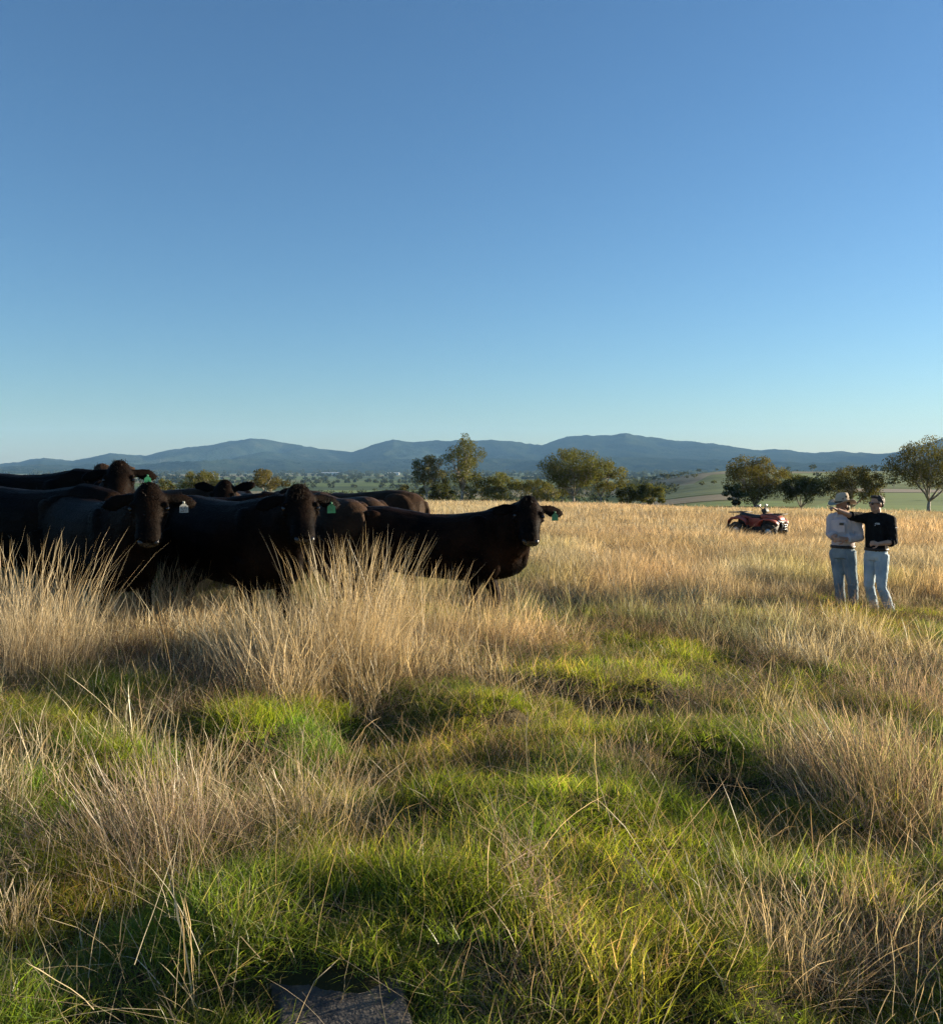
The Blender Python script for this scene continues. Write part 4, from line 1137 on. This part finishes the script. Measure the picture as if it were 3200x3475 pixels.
    # handlebars and console
    hb = part('handlebar', (lambda bm: (tube(bm, [(.30, 0, .80), (.24, 0, .98)], [.045, .04], 10), tube(bm, [(.06, -.42, 1.17), (.14, -.28, 1.19), (.22, -.10, 1.06), (.24, 0, 1.03), (.22, .10, 1.06), (.14, .28, 1.19), (.06, .42, 1.17)], [.017] * 7, 8), bm)[-1])(bmesh.new()), M_BLK)
    bm = bmesh.new(); box(bm, (.27, 0, 1.01), (.18, .24, .16), Euler((0, R(-30), 0)).to_matrix(), .03); part('console', bm, M_BLK, hb)
    for s in (-1, 1):
        bm = bmesh.new(); tube(bm, [(.13, s * .29, 1.19), (.055, s * .43, 1.17)], [.028, .025], 10); part('grip', bm, M_SEAT, hb)
        bm = bmesh.new(); tube(bm, [(.20, s * .24, 1.17), (.17, s * .32, 1.18), (.11, s * .43, 1.16)], [.014, .010, .009], 6); box(bm, (.165, s * .26, 1.19), (.08, .09, .06), None, .01); part('brake_lever', bm, M_STEEL, hb)
    # bull bar
    bm = bmesh.new()
    for s in (-1, 1): tube(bm, [(.90, s * .15, .36), (1.02, s * .17, .40), (1.05, s * .17, .55), (.98, s * .16, .68)], [.016] * 4, 8)
    for z in (.42, .50, .58): tube(bm, [(1.045, -.17, z), (1.06, 0, z), (1.045, .17, z)], [.012] * 3, 8)
    part('bull_bar', bm, M_STEEL)
build_quad()
# ------------------------------------------------------------------ grass
def blades(rng, n, rad, h0, h1, width, lean, curl, K=4, cols=((.1, .15, .03),), rootfan=0.0, seedhead=0.0, kink=0.0, flat=0.0, power=0.5, tipcol=None, broken=0.0):
    """ribbons growing from a disc of radius rad; returns verts, faces, colours (all numpy)"""
    a = rng.random(n) * 2 * np.pi; r = rad * rng.random(n) ** power
    bx, by = r * np.cos(a), r * np.sin(a)
    phi = rng.random(n) * 2 * np.pi
    if rootfan: phi = np.where(rng.random(n) < rootfan, a + rng.normal(size=n) * .7, phi)
    hh = h0 + (h1 - h0) * rng.random(n) ** 1.3
    ln = np.abs(rng.normal(size=n)) * lean * (0.5 + (r / max(rad, 1e-6)))
    cu = curl * rng.random(n)
    face = phi + np.pi / 2 + rng.normal(size=n) * .9
    w = width * (.6 + .8 * rng.random(n))
    t = np.linspace(0, 1, K + 1)
    V = np.zeros((n, 2 * K + 1, 3)); C = np.zeros((n, 2 * K + 1, 3))
    base = np.array(cols)[rng.randint(len(cols), size=n)] * (.45 + 1.05 * rng.random((n, 1)))
    tip = base if tipcol is None else np.array(tipcol)[None] * (.7 + .6 * rng.random((n, 1)))
    brk = (rng.random(n) < broken).astype(float); tb = .35 + .45 * rng.random(n)
    jx = np.zeros(n); jy = np.zeros(n)
    for k in range(K + 1):
        out = hh * (ln * t[k] + cu * t[k] ** 2)
        z = hh * (t[k] - (.35 * cu + .25 * np.minimum(ln, 1.5) ** 2 * .5) * t[k] ** 2) * (1 - flat)
        ov = brk * np.maximum(0, t[k] - tb) * hh; z = z - ov * 1.15; out = out + ov * .75
        if k: jx = jx + rng.normal(size=n) * kink * hh; jy = jy + rng.normal(size=n) * kink * hh
        px_, py_ = bx + out * np.cos(phi) + jx, by + out * np.sin(phi) + jy
        ww = w * (1 - .75 * t[k])
        if seedhead: ww = w * (1 - .55 * t[k]) * np.where((t[k] > .74) & (t[k] < .99), 1 + seedhead, 1)
        cc = base * (1 - t[k]) + tip * t[k]
        if k < K:
            dx, dy = np.cos(face) * ww / 2, np.sin(face) * ww / 2
            V[:, 2 * k] = np.stack([px_ - dx, py_ - dy, np.maximum(z, -.02)], 1); V[:, 2 * k + 1] = np.stack([px_ + dx, py_ + dy, np.maximum(z, -.02)], 1)
            C[:, 2 * k] = cc; C[:, 2 * k + 1] = cc
        else:
            V[:, 2 * K] = np.stack([px_, py_, np.maximum(z, .0)], 1); C[:, 2 * K] = cc
    m = 2 * K + 1
    F = []
    o = (np.arange(n) * m)[:, None]
    tri = np.concatenate([np.stack([o[:, 0] + 2 * k, o[:, 0] + 2 * k + 1, o[:, 0] + 2 * k + 3, o[:, 0] + 2 * k + 2], 1) for k in range(K - 1)])
    last = np.stack([o[:, 0] + 2 * K - 2, o[:, 0] + 2 * K - 1, o[:, 0] + 2 * K], 1)
    return V.reshape(-1, 3), tri, last, C.reshape(-1, 3)
def blade_mesh(name, layers):
    Vs = []; Q = []; T = []; Cs = []; off = 0
    for V, q, t, c in layers:
        Vs.append(V); Q.append(q + off); T.append(t + off); Cs.append(c); off += len(V)
    V = np.concatenate(Vs); Q = np.concatenate(Q); T = np.concatenate(T); C = np.concatenate(Cs)
    me = bpy.data.meshes.new(name)
    nl = len(Q) * 4 + len(T) * 3
    me.vertices.add(len(V)); me.vertices.foreach_set('co', V.astype(np.float32).ravel())
    me.loops.add(nl); me.loops.foreach_set('vertex_index', np.concatenate([Q.ravel(), T.ravel()]).astype(np.int32))
    me.polygons.add(len(Q) + len(T))
    st = np.concatenate([np.arange(len(Q)) * 4, len(Q) * 4 + np.arange(len(T)) * 3]).astype(np.int32)
    me.polygons.foreach_set('loop_start', st)
    me.update(calc_edges=True)
    at = me.attributes.new('col', 'FLOAT_COLOR', 'POINT')
    c4 = np.ones((len(V), 4), np.float32); c4[:, :3] = C
    at.data.foreach_set('color', c4.ravel())
    return me

M_BLADE = leaf_mat('grass_blades', 0.5, inst=True, tmul=(1.5, 1.45, .6), gloss=0.015)
M_STRAW = leaf_mat('dry_straw', 0.32, inst=True, tmul=(1.2, 1.05, .75), gloss=0.015)
M_STRAW1 = leaf_mat('dry_straw_single', 0.32, inst=False, tmul=(1.2, 1.05, .75), gloss=0.015)

GREEN = ((.095, .165, .022), (.13, .195, .028), (.17, .205, .038), (.11, .145, .034))
STRAW = ((.50, .41, .26), (.56, .47, .31), (.42, .33, .20), (.62, .53, .37))
DEAD = ((.30, .235, .165), (.235, .18, .13), (.37, .295, .21), (.20, .155, .115))
def protos(kind, n, fn):
    c = bpy.data.collections.new(kind)
    for i in range(n):
        me = fn(np.random.RandomState(1000 + i * 7 + len(kind)), i)
        o = bpy.data.objects.new(kind + '_tuft', me); c.objects.link(o)
    return c
def p_green(rng, i):
    L = [blades(rng, 270, .15, .035, .115 + .025 * (i % 3), .0034, .5, .5, 3, GREEN, tipcol=(.22, .26, .045)), blades(rng, 22, .14, .08, .24, .003, .5, .5, 3, DEAD[:2] + ((.34, .30, .13),))]
    me = blade_mesh('green_tuft', L); me.materials.append(M_BLADE); return me
def p_dead(rng, i):
    L = [blades(rng, 260, .20, .08, .26, .0024, .9, .9, 4, DEAD, kink=.05, rootfan=.3, broken=.4), blades(rng, 60, .2, .08, .2, .0035, .6, .6, 3, GREEN)]
    me = blade_mesh('dead_tuft', L); me.materials.append(M_STRAW); return me
def p_straw(rng, i):
    L = [blades(rng, 75, .18, .16, .52, .0044, .26, .30, 4, STRAW, kink=.022, seedhead=.5, rootfan=.4, broken=.2), blades(rng, 60, .22, .08, .30, .0048, .45, .6, 4, STRAW[2:3] + DEAD[:1] + ((.20, .19, .06),), kink=.03)]
    me = blade_mesh('straw_tuft', L); me.materials.append(M_STRAW); return me
def p_far(rng, i):
    L = [blades(rng, 80, .55, .20, .52, .019, .22, .3, 3, STRAW, kink=.02, rootfan=.3), blades(rng, 40, .5, .12, .30, .021, .5, .5, 3, STRAW[2:3] + DEAD[:1])]
    me = blade_mesh('far_straw_tuft', L); me.materials.append(M_STRAW); return me

def scatter(name, label, kind, coll, pts, scl, tint, tilt=.12, seed=1, cat='grass'):
    rng = np.random.RandomState(seed); n = len(pts)
    me = bpy.data.meshes.new(name)
    me.vertices.add(n); me.vertices.foreach_set('co', np.asarray(pts, np.float32).ravel())
    rot = np.stack([rng.normal(size=n) * tilt, rng.normal(size=n) * tilt, rng.random(n) * 2 * np.pi], 1).astype(np.float32)
    a = me.attributes.new('rot', 'FLOAT_VECTOR', 'POINT'); a.data.foreach_set('vector', rot.ravel())
    a = me.attributes.new('scl', 'FLOAT_VECTOR', 'POINT'); a.data.foreach_set('vector', np.asarray(scl, np.float32).ravel())
    a = me.attributes.new('pick', 'INT', 'POINT'); a.data.foreach_set('value', rng.randint(0, len(coll.objects), n).astype(np.int32))
    a = me.attributes.new('tint', 'FLOAT_COLOR', 'POINT'); c4 = np.ones((n, 4), np.float32); c4[:, :3] = tint; a.data.foreach_set('color', c4.ravel())
    o = link(name, me)
    ng = bpy.data.node_groups.new(name + '_scatter', 'GeometryNodeTree')
    ng.interface.new_socket('Geometry', in_out='INPUT', socket_type='NodeSocketGeometry'); ng.interface.new_socket('Geometry', in_out='OUTPUT', socket_type='NodeSocketGeometry')
    gi = ng.nodes.new('NodeGroupInput'); go = ng.nodes.new('NodeGroupOutput')
    ci = ng.nodes.new('GeometryNodeCollectionInfo'); ci.inputs['Collection'].default_value = coll; ci.inputs['Separate Children'].default_value = True; ci.inputs['Reset Children'].default_value = True
    ip = ng.nodes.new('GeometryNodeInstanceOnPoints'); ip.inputs['Pick Instance'].default_value = True
    def attr(nm, ty):
        q = ng.nodes.new('GeometryNodeInputNamedAttribute'); q.data_type = ty; q.inputs['Name'].default_value = nm; return q.outputs['Attribute']
    er = ng.nodes.new('FunctionNodeEulerToRotation')
    ng.links.new(attr('rot', 'FLOAT_VECTOR'), er.inputs[0]); ng.links.new(er.outputs[0], ip.inputs['Rotation'])
    ng.links.new(attr('scl', 'FLOAT_VECTOR'), ip.inputs['Scale']); ng.links.new(attr('pick', 'INT'), ip.inputs['Instance Index'])
    ng.links.new(ci.outputs[0], ip.inputs['Instance']); ng.links.new(gi.outputs[0], ip.inputs['Points']); ng.links.new(ip.outputs[0], go.inputs[0])
    md = o.modifiers.new('scatter', 'NODES'); md.node_group = ng
    tag(o, label, cat, kind=kind)
    return o

def spread(rng, n, y0, y1, left=.62, right=.62, padl=1.2, padr=3.0, sun_pad=True):
    """random ground points over the wedge in front of the camera, a little wider than the view, wider still on the sunny side"""
    y = np.sqrt(rng.random(n) * (y1 ** 2 - y0 ** 2) + y0 ** 2)
    w0 = -(left * y + padl); w1 = right * y + padr
    # keep the density even: accept by width
    x = w0 + (w1 - w0) * rng.random(n)
    return x, y

# things the grass keeps clear of
ROCK = gpt(1150, 3450)
def clear_mask(x, y):
    rk = ((x - ROCK.x) / .16) ** 2 + ((y - ROCK.y) / .20) ** 2
    return rk > 1

# patches: (u, v, radius m along x, along y, weight) of straw (+) or open green (-), those in view read off the ground in front of us
def blob(x, y, u, v, rx, ry):
    g = gpt(u, v); return np.exp(-((x - g.x) / rx) ** 2 - ((y - g.y) / ry) ** 2)
def straw_amount(x, y):
    f = .42 * smooth(4.5, 12, y) + .50 * smooth(9.5, 17, y) + .15 * smooth(20, 28, y)
    f = f + (fbm(x * .55 + 3, y * .5 + 8, 3) - .5) * 1.7 * (1 - .6 * smooth(14, 28, y))
    for (cx, cy, rx, ry, k) in [(2.9, 3.3, .7, .35, .9), (3.6, 4.6, .9, .4, .9), (2.5, 2.5, .5, .3, .8), (4.6, 6.2, 1.0, .5, .7)]:  # extra straw out of view at right, added to throw shade across the foreground
        f = f + k * np.exp(-((x - cx) / rx) ** 2 - ((y - cy) / ry) ** 2)
    for (u, v, rx, ry, k) in [(1180, 2330, 1.0, .9, .9), (150, 2180, 1.0, .9, .9), (900, 2320, .8, .7, .5), (560, 2800, .8, .6, .7), (1040, 2700, .5, .4, .55), (2950, 2650, .9, .7, .7), (2750, 3150, .8, .45, .75), (3050, 2250, 1.4, .8, .5), (1700, 2180, 1.0, 1.0, .5), (2300, 2150, 2.0, 1.0, .4), (600, 2150, .9, .6, .4), (60, 2700, .5, .5, .4), (760, 2190, 1.0, .5, -.45), (2950, 2110, 1.3, .9, -.9),
                              (1500, 2450, .8, .5, -.7), (2250, 2500, 1.6, .6, -.6), (1650, 2900, 1.4, .8, -.7), (350, 3250, 1.4, .6, -.9), (1350, 3250, 1.2, .5, -.9), (500, 2350, .8, .35, -.5), (2050, 3350, .8, .4, -.5), (2900, 2080, 1.0, .5, -.25), (1000, 2520, 1.2, .3, -.3)]:
        f = f + k * blob(x, y, u, v, rx, ry)
    return f

class Mounds:
    def __init__(m, rng):
        n = 1500
        m.y = np.sqrt(rng.random(n) * (18 ** 2 - 1) + 1); m.x = -(.62 * m.y + 1.2) + (1.24 * m.y + 4.2) * rng.random(n)
        m.h = .35 + 1.15 * rng.random(n) ** 1.5; m.r = (.14 + .16 * rng.random(n)) * (1 + .04 * m.y)
        k = rng.random(n)
        pal = np.array([(.85, 1.0, .9), (1.15, 1.12, .9), (1.32, 1.24, .9), (.7, .85, .9), (1.35, 1.12, 1.3)])
        m.t = pal[np.minimum((k * 5).astype(int), 4)] * (.75 + .5 * rng.random((n, 1)))
    def at(m, x, y):
        d2 = ((x[:, None] - m.x) / m.r) ** 2 + ((y[:, None] - m.y) / m.r) ** 2
        i = np.argmin(d2, 1); d = d2[np.arange(len(x)), i]
        return m.h[i] * np.exp(-d * .55), m.t[i], np.exp(-d * .35)
def p_stray(rng, i):
    L = [blades(rng, 10 + 3 * (i % 3), .40, .18, .55, .0023, .34, .35, 5, STRAW, kink=.009, seedhead=.8, broken=.18), blades(rng, 20, .40, .10, .28, .0021, .7, .6, 4, STRAW + DEAD[:2], kink=.02, broken=.3)]
    me = blade_mesh('stray_stems', L); me.materials.append(M_STRAW); return me
QUAD = bpy.data.objects['quad_bike'].location
def trampled(x, y):
    """grass is pressed low where the men stand and where the quad bike has driven in"""
    k = .38 * np.exp(-((x - QUAD.x) / 1.9) ** 2 - ((y - QUAD.y + 1.5) / 3.0) ** 2) + .55 * np.exp(-((x - 5.7) / 1.2) ** 2 - ((y - 12.4) / 1.3) ** 2)
    return 1 - np.clip(k, 0, .6)
def build_grass():
    rng = np.random.RandomState(21)
    cg = protos('green', 6, p_green); cd = protos('dead', 5, p_dead); cs = protos('straw', 7, p_straw); cf = protos('far', 5, p_far)
    cw = protos('stray', 9, p_stray); MO = Mounds(np.random.RandomState(77))
    def tint_of(x, y, s, seed, lo=.7, hi=1.35, warm=.25):
        lo = lo * (.65 + .7 * rng.random(len(x))); hi = hi * (.65 + .7 * rng.random(len(x)))
        b = lo + (hi - lo) * fbm(x * s + seed, y * s + seed, 3)
        w = (vnoise(x * s * 1.7 + seed + 40, y * s * 1.7) - .5) * 2 * warm
        return np.stack([b * (1 + w), b * np.ones_like(w), b * (1 - w * .6)], 1)
    # ---- short green grass
    x1, y1 = spread(rng, 3300, 1.3, 6.5, padr=2.2); x2, y2 = spread(rng, 5200, 6.5, 17, padr=3.0)
    x = np.concatenate([x1, x2]); y = np.concatenate([y1, y2]); f = straw_amount(x, y)
    keep = (rng.random(len(x)) < np.clip(1.25 - f, .12, 1)) & clear_mask(x, y)
    x, y, f = x[keep], y[keep], f[keep]
    lush, mt, near = MO.at(x, y)
    s = (.40 + .62 * lush) * (1 + .2 * smooth(6, 14, y)); w = np.where(y > 6.5, 1.45, 1.15) * (.8 / np.maximum(s, .55) + .25)
    tint = tint_of(x, y, .7, 5, .75, 1.35, .10) * (1 + (mt - 1) * near[:, None])
    scatter('green_grass', 'short green grass carpeting the ground between the dry tussocks', 'stuff', cg, np.stack([x, y, H(x, y) - .01], 1), np.stack([s * w, s * w, s], 1), tint, .14, 2)
    # ---- dead matted grass
    x, y = spread(rng, 4000, 1.5, 15, padr=3.0); f = straw_amount(x, y) + (fbm(x * 1.1 + 70, y * 1.1, 2) - .5) * 1.2
    keep = (rng.random(len(x)) < np.clip(f * .9 + .22, 0.05, .95)) & clear_mask(x, y)
    x, y = x[keep], y[keep]; s = .6 + .7 * rng.random(len(x))
    scatter('dead_grass', 'grey brown dead grass matted low among the green', 'stuff', cd, np.stack([x, y, H(x, y) - .01], 1), np.stack([s * 1.2, s * 1.2, s], 1), tint_of(x, y, .9, 15, .6, 1.4, .12), .25, 3)
    # ---- straw coloured standing grass
    x, y = spread(rng, 19000, 2.2, 30, padr=4.0); f = straw_amount(x, y)
    keep = (rng.random(len(x)) < np.clip((f - .22) * 1.15, 0, 1)) & clear_mask(x, y)
    x, y, f = x[keep], y[keep], f[keep]
    s = (.55 + .55 * rng.random(len(x))) * (.75 + .35 * np.clip(f, 0, 1.2)) * (.8 + .5 * fbm(x * .5, y * .5 + 60, 2)) * trampled(x, y)
    w = 1 + .7 * smooth(12, 28, y)
    tt = tint_of(x, y, .35, 25, .6, 1.35, .10)
    grn = np.clip((fbm(x * .3 + 90, y * .5 + 3, 3) - .45) * 3, 0, 1)[:, None] * (1 - smooth(15, 26, y))[:, None]
    tt = tt * (1 - grn * np.array([.48, .28, .55]))
    scatter('dry_grass', 'straw coloured dry grass standing over the middle of the paddock', 'stuff', cs, np.stack([x, y, H(x, y) - .01], 1), np.stack([s * w, s * w, s], 1), tt, .10, 4)
    # ---- stray stems everywhere
    x1, y1 = spread(rng, 420, 2.4, 6, padr=2.0); x2, y2 = spread(rng, 1100, 6, 14, padr=2.5)
    x = np.concatenate([x1, x2]); y = np.concatenate([y1, y2]); k = clear_mask(x, y); x, y = x[k], y[k]
    s = .45 + .65 * rng.random(len(x)); w = 1 + .2 * rng.random(len(x))
    scatter('stray_grass_stems', 'thin dry stems scattered singly through the green grass', 'stuff', cw, np.stack([x, y, H(x, y) - .01], 1), np.stack([s * w, s * w, s], 1), tint_of(x, y, .5, 55, .6, 1.3, .08), .2, 6)
    # ---- the same grass further off
    x, y = spread(rng, 11000, 26, 92, padl=3, padr=6); 
    s = (.75 + .5 * rng.random(len(x))) * (.75 + .5 * fbm(x * .12, y * .12 + 60, 3)) * trampled(x, y); w = 1 + .9 * smooth(35, 80, y)
    scatter('far_dry_grass', 'pale straw grass running to the brow of the hill', 'stuff', cf, np.stack([x, y, H(x, y) - .02], 1), np.stack([s * w, s * w, s * .95], 1), tint_of(x, y, .07, 35, .65, 1.3, .08), .08, 5)
build_grass()

# ------------------------------------------------------------------ tussocks that stand out one by one
def tussock(label, u, v, w, h, n, fan=.42, cols=STRAW, green=.15, seed=0, lean=(0, 0), long=.18, curl=.45):
    rng = np.random.RandomState(500 + seed); g = gpt(u, v)
    n = int(n * 1.15); q = .0015 + .00015 * min(g.y, 9); fan *= .85
    L = [blades(rng, int(n * .55), w * .46, h * .30, h * .80, q, fan, curl, 6, cols, kink=.010, rootfan=.55, seedhead=.3, power=.7, broken=.22),
         blades(rng, int(n * long), w * .42, h * .70, h * 1.22, q * 1.1, fan * .75, curl * .6, 8, cols[:2] + cols[3:], kink=.010, rootfan=.6, seedhead=.9, power=.7, broken=.08),
         blades(rng, int(n * .40), w * .52, h * .10, h * .42, q * 1.1, fan * 1.8, .8, 5, tuple(cols[2:3]) + DEAD, kink=.022, rootfan=.4, broken=.35),
         blades(rng, int(n * green), w * .48, .06, .20, .0036, .5, .5, 4, GREEN)]
    me = blade_mesh('tussock', L)
    P = mesh_pts(me); P[:, 0] += lean[0] * (P[:, 2] / h) ** 1.4 * h; P[:, 1] += lean[1] * (P[:, 2] / h) ** 1.4 * h
    me.vertices.foreach_set('co', P.ravel()); me.update()
    o = link('grass_tussock', me, M_STRAW1)
    o.location = (g.x, g.y, Hf(g.x, g.y) - .01)
    tag(o, label, 'tussock')
BRN = ((.37, .285, .205), (.43, .335, .245), (.29, .22, .16), (.50, .41, .30))
tussock('tall straw tussock at the left edge in front of the cattle', 95, 2300, 1.05, .92, 1700, .24, seed=1, lean=(.06, 0))
tussock('biggest straw tussock in the middle, standing before the tufted cow and the side-on cow', 1200, 2310, .9, 1.02, 2600, .23, seed=2, lean=(.04, 0))
tussock('straw tussock in front of the side-on cow hiding its belly', 1430, 2220, 1.0, .78, 1300, .28, seed=3)
tussock('straw tussock below the front legs of the side-on cow', 1640, 2215, 1.0, .62, 1300, .28, seed=4)
tussock('thin straw tussock under the muzzle of the pale tagged cow', 560, 2160, .9, .75, 650, .30, seed=5, long=.3)
tussock('loose straw tussock leaning left beside the biggest tussock', 950, 2380, .9, .66, 800, .42, seed=6, lean=(-.15, 0), long=.3)
tussock('wide spreading grey straw tussock in the left foreground', 560, 2850, .85, .46, 1400, .50, cols=BRN, seed=7, lean=(-.12, 0), long=.22)
tussock('matted straw tussock right of the spreading grey tussock', 1040, 2800, .75, .34, 900, .70, seed=8, long=.2)
tussock('brown wiry tussock leaning left at the right edge', 2960, 2740, .95, .52, 1300, .40, cols=BRN, seed=9, lean=(-.25, 0), long=.3)
tussock('tangled pale tussock in the bottom right foreground', 2600, 3240, .62, .30, 1200, .70, seed=10, lean=(-.12, -.02), long=.2)
tussock('purplish brown tussock beside the tangled pale tussock', 2950, 3170, .55, .30, 1100, .40, cols=BRN, seed=11)
tussock('upright brown tussock at the far right below the men', 3110, 2430, 1.1, .42, 900, .36, cols=BRN, seed=12, long=.3)
tussock('small straw tussock near the bottom left corner', 40, 3080, .22, .22, 300, .6, seed=13, long=.25)
tussock('low brown tussock in the middle foreground', 2120, 2640, .55, .20, 600, .6, cols=BRN, seed=14)

# single long stalks
def stalk(label, u, v, h, lean, seed, n=1, spread_=.03):
    rng = np.random.RandomState(900 + seed); g = gpt(u, v)
    L = [blades(rng, n, spread_, h * .85, h, .0050, .02, .02, 9, STRAW[:2], kink=.010, seedhead=1.0)]
    me = blade_mesh('stalk', L); P = mesh_pts(me); t = P[:, 2] / h
    P[:, 0] += lean * h * t ** 1.3; me.vertices.foreach_set('co', P.ravel()); me.update()
    o = link('grass_stalk', me, M_STRAW1); o.location = (g.x, g.y, Hf(g.x, g.y) - .01)
    tag(o, label, 'stalk')
stalk('bundle of thin dry stalks standing up from the green at bottom left', 645, 3420, .40, -.12, 1, 5, .035)
stalk('single tall dry stalk leaning over the rock', 1150, 3460, .24, .14, 2)
stalk('single upright stalk in the shaded green of the middle foreground', 1668, 3200, .33, .03, 3)
stalk('thin stalk standing tall in the middle of the green grass', 1782, 2720, .52, -.02, 4)
stalk('pair of dry stalks on the shaded bank in the centre', 1330, 2610, .30, .05, 5, 2, .05)
stalk('long stalk slanting left across the right foreground', 2480, 3420, .55, -.75, 6)
stalk('long pale stalk slanting left towards the shaded grass at right', 2800, 2790, .42, -.55, 7)

# ------------------------------------------------------------------ flat rock half sunk in the grass
def build_rock():
    bm = bmesh.new()
    bmesh.ops.create_grid(bm, x_segments=44, y_segments=34, size=1.0)
    for v in bm.verts:
        x, y = v.co.x, v.co.y
        an = math.atan2(y, x); r = (abs(x) ** 2.6 + abs(y) ** 2.6) ** (1 / 2.6) * (1 + .22 * (float(vnoise(2 * math.cos(an) + 5, 2 * math.sin(an) + 9)) - .5) * 2)
        e = float(smooth(.80 + .15 * float(vnoise(x * 3 + 7, y * 3)), 1.0, r))
        z = .015 * (1 - e) - .035 * e + .016 * (float(fbm(x * 3, y * 3 + 4, 4)) - .5) + .012 * (float(fbm(x * 1.2 + 9, y * 1.2, 2)) - .5)
        v.co = Vector((x * .21 + .02 * (float(vnoise(y * 3, 5)) - .5), y * .28, z))
    m, nt, out = new_mat('grey_rock')
    b = N(nt, 'ShaderNodeBsdfPrincipled', Roughness=.9)
    tc = N(nt, 'ShaderNodeTexCoord'); n = N(nt, 'ShaderNodeTexNoise', Scale=16.0, Detail=9.0, Roughness=.7); nt.links.new(tc.outputs['Object'], n.inputs['Vector'])
    nt.links.new(ramp(nt, n.outputs['Fac'], [(.3, (.022, .022, .025)), (.5, (.062, .055, .050)), (.62, (.105, .09, .075)), (.74, (.18, .15, .11))]), b.inputs['Base Color'])
    n2 = N(nt, 'ShaderNodeTexNoise', Scale=60.0, Detail=6.0); nt.links.new(tc.outputs['Object'], n2.inputs['Vector'])
    bp = N(nt, 'ShaderNodeBump', Strength=.9, Distance=.01); nt.links.new(n2.outputs['Fac'], bp.inputs['Height']); nt.links.new(bp.outputs[0], b.inputs['Normal'])
    nt.links.new(b.outputs[0], out.inputs['Surface'])
    o = link('rock', bm_mesh(bm, 'rock'), m)
    o.location = (ROCK.x, ROCK.y, Hf(ROCK.x, ROCK.y) - .002); o.rotation_euler = (.10, 0, .1)
    tag(o, 'flat dark grey rock half sunk in the grass at the bottom edge', 'rock')
build_rock()
